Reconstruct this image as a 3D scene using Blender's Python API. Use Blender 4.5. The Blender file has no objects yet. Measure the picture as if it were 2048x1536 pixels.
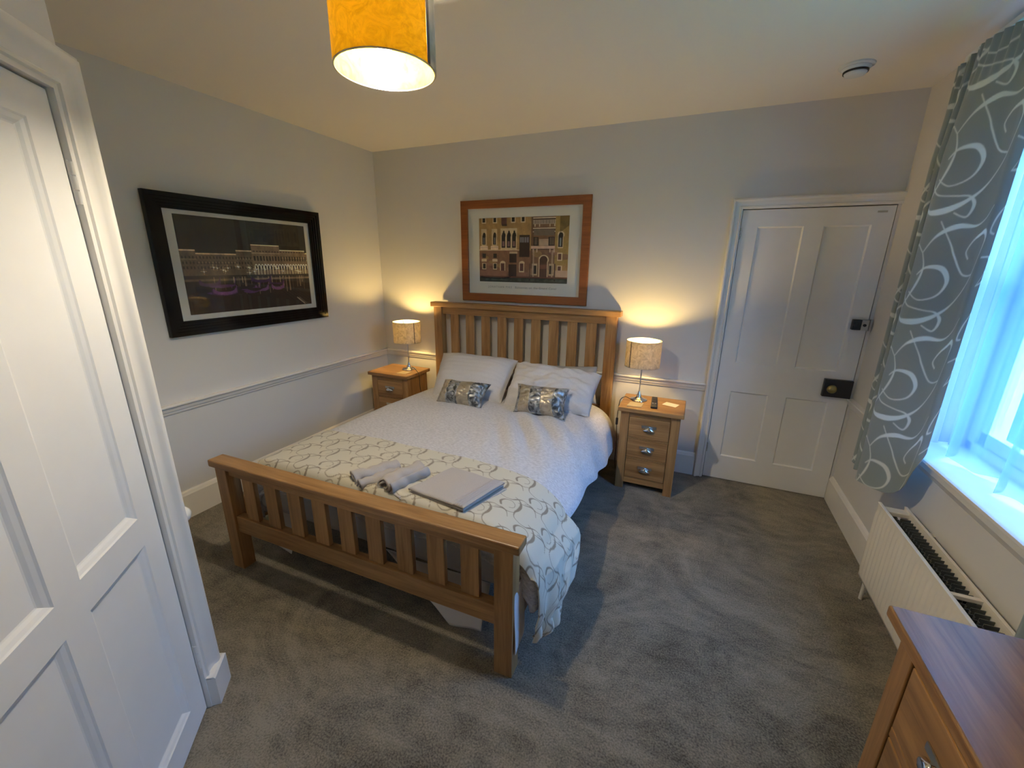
import bpy, math, random
import numpy as np
from mathutils import Vector, Matrix
random.seed(7); rng = np.random.default_rng(7)
C = bpy.context.scene.collection
S = bpy.context.scene

# ------------------------------------------------------------------ camera, sky, exposure
W, H = 3.938, 2.591
cam_d = bpy.data.cameras.new('camera'); cam = bpy.data.objects.new('camera', cam_d); C.objects.link(cam)
cam_d.sensor_fit = 'HORIZONTAL'; cam_d.sensor_width = 36.0; cam_d.lens = 828.65 / 2048 * 36.0
cam_d.clip_start = 0.02
yaw, pitch, roll = -0.4078, -0.2826, 0.012
fw = Vector((math.sin(yaw) * math.cos(pitch), math.cos(yaw) * math.cos(pitch), math.sin(pitch)))
rt = Vector((math.cos(yaw), -math.sin(yaw), 0)); up = rt.cross(fw)
rt2 = math.cos(roll) * rt + math.sin(roll) * up; up2 = -math.sin(roll) * rt + math.cos(roll) * up
m = Matrix(((rt2.x, up2.x, -fw.x, 2.8785), (rt2.y, up2.y, -fw.y, -3.3712), (rt2.z, up2.z, -fw.z, 1.623), (0, 0, 0, 1)))
cam.matrix_world = m
S.camera = cam
S.view_settings.view_transform = 'Standard'; S.view_settings.look = 'None'
S.view_settings.gamma = 1.0; S.view_settings.use_curve_mapping = False
S.view_settings.exposure = 1.35
S.cycles.use_denoising = True
S.cycles.max_bounces = 10; S.cycles.diffuse_bounces = 6; S.cycles.transparent_max_bounces = 12
S.cycles.sample_clamp_indirect = 4.0
S.cycles.caustics_reflective = False; S.cycles.caustics_refractive = False

SKY = (0.16, 0.42, 1.0); SKY_STRENGTH = 12.0
wd = bpy.data.worlds.new('sky'); S.world = wd; wd.use_nodes = True
nt = wd.node_tree; bg = nt.nodes['Background']
tc = nt.nodes.new('ShaderNodeTexCoord'); sx = nt.nodes.new('ShaderNodeSeparateXYZ'); cr = nt.nodes.new('ShaderNodeValToRGB')
nt.links.new(tc.outputs['Generated'], sx.inputs[0]); nt.links.new(sx.outputs['Z'], cr.inputs[0])
cr.color_ramp.elements[0].position = 0.0; cr.color_ramp.elements[0].color = (0.30, 0.58, 1, 1)
cr.color_ramp.elements[1].position = 0.6; cr.color_ramp.elements[1].color = (*SKY, 1)
nt.links.new(cr.outputs[0], bg.inputs[0]); bg.inputs[1].default_value = SKY_STRENGTH
# daylight guide for the window opening (a portal adds no light of its own)
pl = bpy.data.lights.new('window_daylight', 'AREA'); pl.shape = 'RECTANGLE'; pl.size = 1.16; pl.size_y = 1.54
pl.cycles.is_portal = True
plo = bpy.data.objects.new('window_daylight', pl); C.objects.link(plo)
plo.location = (W + 0.30, -1.49, 1.60); plo.rotation_euler = (0, math.radians(90), 0)
PENDANT, TABLE = 700.0, 230.0         # bulb emission strengths

# ------------------------------------------------------------------ materials
def newmat(name):
    mt = bpy.data.materials.new(name); mt.use_nodes = True
    return mt, mt.node_tree, mt.node_tree.nodes['Principled BSDF']
def N(t, typ, **kw):
    n = t.nodes.new('ShaderNode' + typ)
    for k, v in kw.items():
        if k in n.inputs: n.inputs[k].default_value = v
        else: setattr(n, k, v)
    return n
def bump(t, src, bs, strength=.2, dist=.01):
    b = N(t, 'Bump'); b.inputs['Strength'].default_value = strength; b.inputs['Distance'].default_value = dist
    t.links.new(src, b.inputs['Height']); t.links.new(b.outputs[0], bs.inputs['Normal']); return b
def plain(name, col, rough=.5, metal=0, spec=.5, coat=0, noise=0, nscale=200, bstr=.1):
    mt, t, b = newmat(name)
    b.inputs['Base Color'].default_value = (*col, 1); b.inputs['Roughness'].default_value = rough
    b.inputs['Metallic'].default_value = metal; b.inputs['Specular IOR Level'].default_value = spec
    b.inputs['Coat Weight'].default_value = coat
    c = N(t, 'TexCoord'); n = N(t, 'TexNoise'); n.inputs['Scale'].default_value = nscale; n.inputs['Detail'].default_value = 4
    t.links.new(c.outputs['Object'], n.inputs[0])
    if noise:
        r = N(t, 'ValToRGB'); r.color_ramp.elements[0].position = .3; r.color_ramp.elements[1].position = .7
        r.color_ramp.elements[0].color = (*[x * (1 - noise) for x in col], 1); r.color_ramp.elements[1].color = (*[min(1, x * (1 + noise)) for x in col], 1)
        t.links.new(n.outputs[0], r.inputs[0]); t.links.new(r.outputs[0], b.inputs['Base Color'])
    if bstr: bump(t, n.outputs[0], b, bstr, .003)
    return mt
def oak(name, axis, dark=(.20, .095, .030), light=(.43, .24, .095), rough=.42):
    mt, t, b = newmat(name)
    c = N(t, 'TexCoord'); mp = N(t, 'Mapping'); sc = [14, 14, 14]; sc[axis] = .9; mp.inputs['Scale'].default_value = sc
    oi = N(t, 'ObjectInfo'); va = N(t, 'VectorMath', operation='ADD'); vm = N(t, 'VectorMath', operation='SCALE'); vm.inputs['Scale'].default_value = 7
    cb = N(t, 'CombineXYZ')
    for k in range(3): t.links.new(oi.outputs['Random'], cb.inputs[k])
    t.links.new(cb.outputs[0], vm.inputs[0]); t.links.new(c.outputs['Object'], va.inputs[0]); t.links.new(vm.outputs[0], va.inputs[1])
    t.links.new(va.outputs[0], mp.inputs[0])
    n1 = N(t, 'TexNoise'); n1.inputs['Scale'].default_value = 1.6; n1.inputs['Detail'].default_value = 8; n1.inputs['Roughness'].default_value = .65; n1.inputs['Distortion'].default_value = .6
    mp2 = N(t, 'Mapping'); s2 = [110, 110, 110]; s2[axis] = 5; mp2.inputs['Scale'].default_value = s2
    t.links.new(va.outputs[0], mp2.inputs[0]); n2 = N(t, 'TexNoise'); n2.inputs['Scale'].default_value = 1; n2.inputs['Detail'].default_value = 3
    t.links.new(mp.outputs[0], n1.inputs[0]); t.links.new(mp2.outputs[0], n2.inputs[0])
    r = N(t, 'ValToRGB'); e = r.color_ramp.elements; e[0].position = .3; e[0].color = (*dark, 1); e[1].position = .68; e[1].color = (*light, 1)
    mx = N(t, 'Math', operation='MULTIPLY_ADD'); mx.inputs[1].default_value = .28
    t.links.new(n2.outputs[0], mx.inputs[0]); sb = N(t, 'Math', operation='SUBTRACT'); sb.inputs[1].default_value = .14
    t.links.new(n1.outputs[0], sb.inputs[0]); t.links.new(sb.outputs[0], mx.inputs[2]); t.links.new(mx.outputs[0], r.inputs[0])
    t.links.new(r.outputs[0], b.inputs['Base Color']); b.inputs['Roughness'].default_value = rough
    bump(t, n2.outputs[0], b, .15, .0015)
    return mt
OX, OY, OZ = (oak('oak_grain_%s' % 'xyz'[i], i) for i in range(3))
CX, CY, CZ = (oak('oak_chest_grain_%s' % 'xyz'[i], i, (.16, .075, .024), (.38, .20, .07), .36) for i in range(3))
PINE = oak('pine_frame', 0, (.17, .048, .010), (.30, .098, .024), .4)
M_wall = plain('wall_paint', (.695, .68, .655), .75, spec=.25, nscale=90, bstr=.12)
M_ceil = plain('ceiling_paint', (.80, .76, .70), .85, spec=.2, nscale=90, bstr=.1)
M_gloss = plain('white_gloss_paint', (.82, .79, .74), .33, noise=.015, nscale=12, bstr=.06)
M_door = plain('white_door_paint', (.83, .82, .80), .42, noise=.015, nscale=9, bstr=.07)
M_rad = plain('radiator_enamel', (.78, .72, .62), .3, bstr=0)
M_fin = plain('radiator_fins', (.10, .11, .11), .6, metal=.3, bstr=0)
M_chrome = plain('chrome', (.82, .82, .82), .08, metal=1, bstr=0)
M_satin = plain('satin_nickel', (.55, .54, .50), .3, metal=1, bstr=0)
M_black = plain('black_metal', (.018, .017, .02), .35, bstr=0)
M_blackplastic = plain('black_plastic', (.02, .02, .022), .4, bstr=0)
M_brass = plain('aged_brass', (.36, .30, .12), .3, metal=1, bstr=0)
M_hinge = plain('hinge_metal', (.5, .47, .41), .35, metal=.4, bstr=0)
M_lacquer = plain('black_lacquer', (.004, .004, .005), .10, spec=.35, bstr=0)
M_plastic = plain('white_plastic', (.70, .72, .72), .35, bstr=0)
M_upvc = plain('white_window_frame', (.8, .82, .82), .3, bstr=0)
M_mat = plain('mount_board', (.78, .78, .70), .8, bstr=0)
M_linen = plain('linen_mount', (.62, .62, .58), .8, nscale=400, bstr=.2)
M_ceramic = plain('white_ceramic', (.82, .80, .74), .15, bstr=0)
M_grass = plain('lawn', (.10, .32, .05), .9, noise=.4, nscale=3)
M_hedge = plain('hedge_leaves', (.08, .26, .05), .9, noise=.5, nscale=6)
M_block_leaves = plain('sky_block_leaves', (.035, .075, .04), .9, noise=.5, nscale=5)  # very dark leaves so the added screen keeps the window view dim
M_trunk = plain('bark', (.10, .07, .05), .9)
M_card = plain('cream_card', (.80, .70, .55), .7, bstr=0)
M_coaster = plain('coaster_board', (.52, .40, .22), .35, bstr=0)
M_grey = plain('grey_pillowcase', (.30, .285, .275), .85, nscale=300, bstr=.15)
M_mattress = plain('mattress_ticking', (.50, .49, .50), .9, nscale=60, bstr=.2)
M_ink = plain('print_ink', (.30, .31, .28), .8, bstr=0)
def emit(name, col, st):
    mt = bpy.data.materials.new(name); mt.use_nodes = True; t = mt.node_tree; t.nodes.remove(t.nodes['Principled BSDF'])
    e = N(t, 'Emission'); e.inputs[0].default_value = (*col, 1); e.inputs[1].default_value = st
    t.links.new(e.outputs[0], t.nodes['Material Output'].inputs[0]); return mt
M_bulbP = emit('pendant_bulb_glow', (1, .87, .66), PENDANT)
M_bulbT = emit('lamp_bulb_glow', (1, .67, .22), TABLE)

def carpet():
    mt, t, b = newmat('carpet_pile')
    c = N(t, 'TexCoord')
    n1 = N(t, 'TexNoise'); n1.inputs['Scale'].default_value = 2.2; n1.inputs['Detail'].default_value = 9; n1.inputs['Roughness'].default_value = .7; n1.inputs['Distortion'].default_value = 1.3
    n2 = N(t, 'TexNoise'); n2.inputs['Scale'].default_value = 150; n2.inputs['Detail'].default_value = 3
    mp = N(t, 'Mapping'); mp.inputs['Scale'].default_value = (9, 22, 1); n3 = N(t, 'TexNoise'); n3.inputs['Scale'].default_value = 1; n3.inputs['Detail'].default_value = 5
    for n in (n1, n2): t.links.new(c.outputs['Object'], n.inputs[0])
    t.links.new(c.outputs['Object'], mp.inputs[0]); t.links.new(mp.outputs[0], n3.inputs[0])
    a = N(t, 'Math', operation='MULTIPLY_ADD'); a.inputs[1].default_value = .9; t.links.new(n2.outputs[0], a.inputs[0])
    a2 = N(t, 'Math', operation='MULTIPLY_ADD'); a2.inputs[1].default_value = .35; t.links.new(n3.outputs[0], a2.inputs[0]); t.links.new(n1.outputs[0], a2.inputs[2])
    t.links.new(a2.outputs[0], a.inputs[2])
    r = N(t, 'ValToRGB'); e = r.color_ramp.elements; e[0].position = .43; e[0].color = (.056, .049, .036, 1); e[1].position = .66; e[1].color = (.27, .234, .175, 1)
    hf = N(t, 'Math', operation='MULTIPLY'); hf.inputs[1].default_value = .5; t.links.new(a.outputs[0], hf.inputs[0])
    t.links.new(hf.outputs[0], r.inputs[0]); t.links.new(r.outputs[0], b.inputs['Base Color'])
    b.inputs['Roughness'].default_value = 1; b.inputs['Specular IOR Level'].default_value = .1
    b.inputs['Sheen Weight'].default_value = .25
    bump(t, a.outputs[0], b, .5, .01); return mt
M_carpet = carpet()

def duvet_mat():
    mt, t, b = newmat('seersucker_cotton')
    b.inputs['Base Color'].default_value = (.66, .62, .62, 1); b.inputs['Roughness'].default_value = .9; b.inputs['Specular IOR Level'].default_value = .15
    c = N(t, 'TexCoord'); mp = N(t, 'Mapping'); mp.inputs['Scale'].default_value = (55, 130, 90)
    v = N(t, 'TexNoise'); v.inputs['Scale'].default_value = 1; v.inputs['Detail'].default_value = 3
    t.links.new(c.outputs['Object'], mp.inputs[0]); t.links.new(mp.outputs[0], v.inputs[0])
    r = N(t, 'ValToRGB'); r.color_ramp.elements[0].position = .35; r.color_ramp.elements[1].position = .62
    r.color_ramp.elements[0].color = (.52, .51, .535, 1); r.color_ramp.elements[1].color = (.655, .645, .665, 1)
    t.links.new(v.outputs[0], r.inputs[0]); t.links.new(r.outputs[0], b.inputs['Base Color'])
    bump(t, v.outputs[0], b, .8, .006); return mt
M_duvet = duvet_mat()

def pattern_mat(name, base, mark, transl=0, rough=.7, extra=None):
    """cloth whose woven swirls come from the 'pat' attribute"""
    mt, t, b = newmat(name)
    at = N(t, 'Attribute', attribute_name='pat')
    mx = N(t, 'Mix', data_type='RGBA'); mx.inputs[6].default_value = (*base, 1); mx.inputs[7].default_value = (*mark, 1)
    t.links.new(at.outputs['Fac'], mx.inputs[0]); t.links.new(mx.outputs[2], b.inputs['Base Color'])
    b.inputs['Roughness'].default_value = rough; b.inputs['Specular IOR Level'].default_value = .3; b.inputs['Sheen Weight'].default_value = .2
    c = N(t, 'TexCoord'); mp = N(t, 'Mapping'); mp.inputs['Scale'].default_value = (500, 500, 120); n = N(t, 'TexNoise'); n.inputs['Scale'].default_value = 1
    t.links.new(c.outputs['Object'], mp.inputs[0]); t.links.new(mp.outputs[0], n.inputs[0]); bump(t, n.outputs[0], b, .25, .002)
    if transl:
        tr = N(t, 'BsdfTranslucent'); t.links.new(mx.outputs[2], tr.inputs[0]); ms = N(t, 'MixShader'); ms.inputs[0].default_value = transl
        t.links.new(b.outputs[0], ms.inputs[1]); t.links.new(tr.outputs[0], ms.inputs[2]); t.links.new(ms.outputs[0], t.nodes['Material Output'].inputs[0])
    return mt
M_runner = pattern_mat('swirl_bedspread', (.60, .56, .45), (.25, .205, .15), rough=.55)
M_curtain = pattern_mat('swirl_curtain', (.36, .42, .43), (.86, .90, .87), transl=.25, rough=.36)

def net_mat():
    mt = bpy.data.materials.new('net_voile_sky_tint'); mt.use_nodes = True; t = mt.node_tree; t.nodes.remove(t.nodes['Principled BSDF'])
    tp = N(t, 'BsdfTransparent'); tr = N(t, 'BsdfTranslucent'); tr.inputs[0].default_value = (.22, .33, .52, 1)  # skylight blue and dimming put into the white net's own colour
    df = N(t, 'BsdfDiffuse'); df.inputs[0].default_value = (.34, .46, .64, 1)
    m1 = N(t, 'MixShader'); m1.inputs[0].default_value = .35; t.links.new(tr.outputs[0], m1.inputs[1]); t.links.new(df.outputs[0], m1.inputs[2])
    m2 = N(t, 'MixShader'); m2.inputs[0].default_value = .55; t.links.new(tp.outputs[0], m2.inputs[1]); t.links.new(m1.outputs[0], m2.inputs[2])
    t.links.new(m2.outputs[0], t.nodes['Material Output'].inputs[0]); return mt
M_net = net_mat()
def glass_mat(name, tint=(1, 1, 1), ior=1.5):
    mt = bpy.data.materials.new(name); mt.use_nodes = True; t = mt.node_tree; t.nodes.remove(t.nodes['Principled BSDF'])
    tp = N(t, 'BsdfTransparent'); tp.inputs[0].default_value = (*tint, 1); g = N(t, 'BsdfGlossy'); g.inputs['Roughness'].default_value = .01
    f = N(t, 'Fresnel'); f.inputs[0].default_value = ior; gm = N(t, 'NewGeometry'); iv = N(t, 'Math', operation='SUBTRACT'); iv.inputs[0].default_value = 1; t.links.new(gm.outputs['Backfacing'], iv.inputs[1])
    ml = N(t, 'Math', operation='MULTIPLY'); t.links.new(f.outputs[0], ml.inputs[0]); t.links.new(iv.outputs[0], ml.inputs[1])
    m2 = N(t, 'MixShader'); t.links.new(ml.outputs[0], m2.inputs[0]); t.links.new(tp.outputs[0], m2.inputs[1]); t.links.new(g.outputs[0], m2.inputs[2])
    t.links.new(m2.outputs[0], t.nodes['Material Output'].inputs[0]); return mt
M_glass = glass_mat('clear_glass')
def shade_mat(name, outer, thru, k=.5, foil=.35):
    mt, t, b = newmat(name)
    c = N(t, 'TexCoord'); n = N(t, 'TexNoise'); n.inputs['Scale'].default_value = 16; n.inputs['Detail'].default_value = 7; n.inputs['Roughness'].default_value = .7; n.inputs['Distortion'].default_value = 2
    t.links.new(c.outputs['Object'], n.inputs[0])
    r = N(t, 'ValToRGB'); r.color_ramp.elements[0].position = .38; r.color_ramp.elements[1].position = .6
    r.color_ramp.elements[0].color = (*[x * .55 for x in outer], 1); r.color_ramp.elements[1].color = (*outer, 1)
    t.links.new(n.outputs[0], r.inputs[0]); t.links.new(r.outputs[0], b.inputs['Base Color'])
    b.inputs['Metallic'].default_value = foil; b.inputs['Roughness'].default_value = .38
    r2 = N(t, 'ValToRGB'); r2.color_ramp.elements[0].position = .36; r2.color_ramp.elements[1].position = .6
    r2.color_ramp.elements[0].color = (*[x * .72 for x in thru], 1); r2.color_ramp.elements[1].color = (*thru, 1)
    t.links.new(n.outputs[0], r2.inputs[0])
    tr = N(t, 'BsdfTranslucent'); t.links.new(r2.outputs[0], tr.inputs[0]); ms = N(t, 'MixShader'); ms.inputs[0].default_value = k
    t.links.new(b.outputs[0], ms.inputs[1]); t.links.new(tr.outputs[0], ms.inputs[2]); t.links.new(ms.outputs[0], t.nodes['Material Output'].inputs[0])
    return mt
M_shadeP = shade_mat('gold_foil_shade', (.55, .42, .025), (1.0, .66, .02), .17, .0); M_shadeP.node_tree.nodes['Principled BSDF'].inputs['Specular IOR Level'].default_value = .05
M_shadeT = shade_mat('silver_foil_shade', (.62, .57, .48), (.95, .80, .36), .18, .05)
M_seam = plain('shade_seam', (.12, .10, .08), .6, bstr=0)
M_silver = plain('silver_foil_band', (.55, .53, .48), .45, metal=.4, noise=.3, nscale=18)

def velvet(name, a, c2, metal=.5):
    mt, t, b = newmat(name)
    c = N(t, 'TexCoord'); n = N(t, 'TexNoise'); n.inputs['Scale'].default_value = 16; n.inputs['Detail'].default_value = 5; n.inputs['Distortion'].default_value = 1.6
    t.links.new(c.outputs['Object'], n.inputs[0]); r = N(t, 'ValToRGB'); r.color_ramp.elements[0].position = .38; r.color_ramp.elements[1].position = .62
    r.color_ramp.elements[0].color = (*a, 1); r.color_ramp.elements[1].color = (*c2, 1)
    t.links.new(n.outputs[0], r.inputs[0]); t.links.new(r.outputs[0], b.inputs['Base Color'])
    b.inputs['Metallic'].default_value = metal; b.inputs['Roughness'].default_value = .32; bump(t, n.outputs[0], b, .9, .012); return mt
M_vel = velvet('crushed_velvet_grey', (.06, .065, .07), (.50, .52, .54))
M_sat = velvet('satin_champagne', (.36, .31, .24), (.52, .46, .36), .55)
M_towel = plain('towel_terry', (.50, .46, .43), 1, spec=.05, noise=.06, nscale=500, bstr=.9)
M_towel2 = plain('towel_edge', (.22, .18, .13), 1, spec=.05, noise=.2, nscale=500, bstr=.9)
M_sheet = plain('white_sheet', (.66, .63, .62), .9, spec=.1, nscale=300, bstr=.1)
M_sheetg = plain('grey_valance', (.48, .46, .46), .9, spec=.1, nscale=200, bstr=.2)
M_pillow = plain('pillowcase_linen', (.54, .53, .545), .9, spec=.1, noise=.05, nscale=160, bstr=.35)

# ------------------------------------------------------------------ builders
class MB:
    def __init__(s): s.v = []; s.f = []
    def add(s, vs, fs):
        o = len(s.v); s.v += [tuple(v) for v in vs]; s.f += [tuple(i + o for i in f) for f in fs]; return s
    def box(s, x0, y0, z0, x1, y1, z1):
        x0, x1 = min(x0, x1), max(x0, x1); y0, y1 = min(y0, y1), max(y0, y1); z0, z1 = min(z0, z1), max(z0, z1)
        return s.add([(x0, y0, z0), (x1, y0, z0), (x1, y1, z0), (x0, y1, z0), (x0, y0, z1), (x1, y0, z1), (x1, y1, z1), (x0, y1, z1)],
                     [(0, 3, 2, 1), (4, 5, 6, 7), (0, 1, 5, 4), (1, 2, 6, 5), (2, 3, 7, 6), (3, 0, 4, 7)])
    def lathe(s, prof, c=(0, 0, 0), n=48, closed=False, axis='z'):
        k = len(prof); vs = []
        for i in range(n):
            a = 2 * math.pi * i / n
            for r, z in prof:
                p = (r * math.cos(a), r * math.sin(a), z)
                if axis == 'y': p = (p[0], p[2], p[1])
                if axis == 'x': p = (p[2], p[0], p[1])
                vs.append((c[0] + p[0], c[1] + p[1], c[2] + p[2]))
        fs = []
        m_ = k if closed else k - 1
        for i in range(n):
            j = (i + 1) % n
            for q in range(m_):
                q2 = (q + 1) % k
                fs.append((i * k + q, j * k + q, j * k + q2, i * k + q2))
        s.add(vs, fs); return s
    def tube(s, pts, r, n=10, cap=True):
        pts = [Vector(p) for p in pts]; rs = r if isinstance(r, (list, tuple)) else [r] * len(pts)
        up_ = Vector((0, 0, 1)); vs = []; pn = None
        for i, p in enumerate(pts):
            d = (pts[min(i + 1, len(pts) - 1)] - pts[max(i - 1, 0)]).normalized()
            if pn is None:
                u = d.cross(up_) if abs(d.z) < .95 else d.cross(Vector((1, 0, 0)))
            else: u = pn - d * pn.dot(d)
            u.normalize(); pn = u; w = d.cross(u)
            for k in range(n):
                a = 2 * math.pi * k / n; vs.append(p + (u * math.cos(a) + w * math.sin(a)) * rs[i])
        fs = [(i * n + k, i * n + (k + 1) % n, (i + 1) * n + (k + 1) % n, (i + 1) * n + k) for i in range(len(pts) - 1) for k in range(n)]
        if cap: fs += [tuple(range(n))[::-1], tuple((len(pts) - 1) * n + k for k in range(n))]
        s.add(vs, fs); return s
    def extrude(s, prof, a, b, out):
        """profile (d, z): d along 'out' from the line a-b, swept from a to b"""
        a = Vector(a); b = Vector(b); out = Vector(out); k = len(prof)
        vs = [a + out * d + Vector((0, 0, z)) for d, z in prof] + [b + out * d + Vector((0, 0, z)) for d, z in prof]
        fs = [(i, (i + 1) % k, k + (i + 1) % k, k + i) for i in range(k)] + [tuple(range(k))[::-1], tuple(range(k, 2 * k))]
        s.add(vs, fs); return s
    def xf(s, fn): s.v = [tuple(fn(*v)) for v in s.v]; return s
    def build(s, name, mat, parent=None, smooth=False, bevel=0, label=None, seg=2):
        me = bpy.data.meshes.new(name); me.from_pydata(s.v, [], s.f); me.update()
        return link(name, me, mat, parent, smooth, bevel, label, seg)
def link(name, me, mat, parent=None, smooth=False, bevel=0, label=None, seg=2):
    import bmesh
    bm = bmesh.new(); bm.from_mesh(me); bmesh.ops.recalc_face_normals(bm, faces=bm.faces); bm.to_mesh(me); bm.free()
    for mt in (mat if isinstance(mat, (list, tuple)) else [mat]): me.materials.append(mt)
    o = bpy.data.objects.new(name, me); C.objects.link(o)
    if parent: o.parent = parent
    if smooth:
        for p in me.polygons: p.use_smooth = True
        if smooth == 'auto': me.set_sharp_from_angle(angle=math.radians(40))
    if bevel:
        b = o.modifiers.new('bevel', 'BEVEL'); b.width = bevel; b.segments = seg; b.limit_method = 'ANGLE'; b.angle_limit = math.radians(40)
    if label: o['label'] = label
    return o
def grid(P, closed_u=False):
    """P array (nu, nv, 3) -> verts, faces"""
    nu, nv = P.shape[:2]; vs = P.reshape(-1, 3)
    i, j = np.meshgrid(np.arange(nu - (0 if closed_u else 1)), np.arange(nv - 1), indexing='ij')
    i2 = (i + 1) % nu
    f = np.stack([i * nv + j, i2 * nv + j, i2 * nv + j + 1, i * nv + j + 1], -1).reshape(-1, 4)
    return vs, f
def gridmesh(name, P, mat, parent=None, attr=None, color=None, thick=0, label=None):
    vs, f = grid(P)
    me = bpy.data.meshes.new(name); me.vertices.add(len(vs)); me.vertices.foreach_set('co', vs.astype(np.float32).ravel())
    me.loops.add(len(f) * 4); me.loops.foreach_set('vertex_index', f.astype(np.int32).ravel())
    me.polygons.add(len(f)); me.polygons.foreach_set('loop_start', np.arange(0, len(f) * 4, 4, dtype=np.int32))
    me.update(calc_edges=True); me.validate()
    me.polygons.foreach_set('use_smooth', np.ones(len(f), dtype=bool))
    if attr is not None:
        a = me.attributes.new('pat', 'FLOAT', 'POINT'); a.data.foreach_set('value', attr.astype(np.float32).ravel())
    if color is not None:
        a = me.color_attributes.new('paint', 'FLOAT_COLOR', 'POINT'); c4 = np.concatenate([color, np.ones(color.shape[:-1] + (1,))], -1)
        a.data.foreach_set('color', c4.astype(np.float32).ravel())
    for mt in (mat if isinstance(mat, (list, tuple)) else [mat]): me.materials.append(mt)
    o = bpy.data.objects.new(name, me); C.objects.link(o)
    if parent: o.parent = parent
    if thick: so = o.modifiers.new('thickness', 'SOLIDIFY'); so.thickness = thick; so.offset = -1
    if label: o['label'] = label
    return o
def thing(name, label, cat, loc=(0, 0, 0), rz=0, group=None):
    o = bpy.data.objects.new(name, None); C.objects.link(o); o.empty_display_size = .1
    o.location = loc; o.rotation_euler = (0, 0, rz); return tag(o, label, cat, group)
def tag(o, label=None, cat=None, group=None, kind=None):
    if label: o['label'] = label
    if cat: o['category'] = cat
    if group: o['group'] = group
    if kind: o['kind'] = kind
    return o
def struct(o): o['kind'] = 'structure'; return o
def copy_tree(o, parent=None):
    c = o.copy(); C.objects.link(c); c.parent = parent
    for ch in [x for x in bpy.data.objects if x.parent == o]: copy_tree(ch, c)
    return c
def nz(x, y, seed=0, f=1.0):
    """smooth pseudo-noise from summed sines"""
    r = np.random.default_rng(seed); o = 0
    for k in range(6):
        a = r.uniform(0, 6.28); fr = f * r.uniform(.6, 1.8); o = o + np.sin(fr * (x * math.cos(a) + y * math.sin(a)) + r.uniform(0, 6.28))
    return o / 6

# ------------------------------------------------------------------ room shell
G = Vector((1.378, -2.758, 0)); GA = Vector((.65, -.76, 0)).normalized(); GN = Vector((.76, .65, 0)).normalized()
def gx(s, n, z): return G + GA * s + GN * n + Vector((0, 0, z))
LY, BY = -2.70, -3.95
struct(MB().box(-.1, BY - .1, -.1, W + .35, .15, 0).build('floor', M_carpet))
struct(MB().box(-.1, BY - .1, H, W + .35, .15, H + .1).build('ceiling', M_ceil))
struct(MB().box(-.1, LY - .1, 0, 0, .15, H).build('wall_left', M_wall))
# back wall with a niche for the door
D0, D1, DH = 3.098, 3.921, 1.992
struct(MB().box(0, 0, 0, D0, .15, H).box(D0, 0, DH, D1, .15, H).box(D1, 0, 0, W + .3, .15, H).box(D0, .06, 0, D1, .15, DH).build('wall_back', M_wall))
WY0, WY1, WZ0, WZ1 = -.90, -2.08, .80, 2.38
struct(MB().box(W, 0, 0, W + .3, WY0, H).box(W, WY1, 0, W + .3, BY, H).box(W, WY0, 0, W + .3, WY1, WZ0).box(W, WY0, WZ1, W + .3, WY1, H).build('wall_right', M_wall))
struct(MB().box(2.30, BY, 0, W, BY - .1, H).build('wall_front', M_wall))
# diagonal wall holding the near door, and the short return beyond it
dw = MB()
for s0, s1, z0, z1, n0 in ((-.08, 0, 0, H, 0), (0, .80, 2.02, H, 0), (.80, 1.58, 0, H, 0), (0, .80, 0, 2.02, -.06)):
    dw.box(s0, n0, z0, s1, -.12, z1)
dw.xf(lambda s, n, z: gx(s, n, z))
struct(dw.build('wall_diagonal', M_wall))
q = gx(-.08, 0, 0)
struct(MB().box(0, LY, 0, q.x, LY - .1, H).build('wall_alcove', M_wall))

# skirting
SK = [(0, 0), (.02, 0), (.02, .160), (.016, .168), (.012, .178), (.004, .187), (0, .187)]
struct(MB().extrude(SK, (0, LY, 0), (0, 0, 0), (1, 0, 0)).build('baseboard_left', M_gloss))
struct(MB().extrude(SK, (0, 0, 0), (3.03, 0, 0), (0, -1, 0)).build('baseboard_back', M_gloss))
struct(MB().extrude(SK, (W, 0, 0), (W, BY, 0), (-1, 0, 0)).build('baseboard_right', M_gloss))
# chair rail
R = .77
RL = [(0, R), (.033, R), (.036, R - .006), (.034, R - .014), (.024, R - .018), (.020, R - .024), (.020, R - .040), (.016, R - .046), (.012, R - .048), (.011, R - .060), (.006, R - .066), (0, R - .066)]
struct(MB().extrude(RL, (0, LY, 0), (0, 0, 0), (1, 0, 0)).build('trim_1', M_gloss, smooth='auto'))
struct(MB().extrude(RL, (0, 0, 0), (3.03, 0, 0), (0, -1, 0)).build('trim_2', M_gloss, smooth='auto'))
struct(MB().extrude(RL, (W, 0, 0), (W, WY0 + .02, 0), (-1, 0, 0)).build('trim_3', M_gloss, smooth='auto'))

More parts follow.
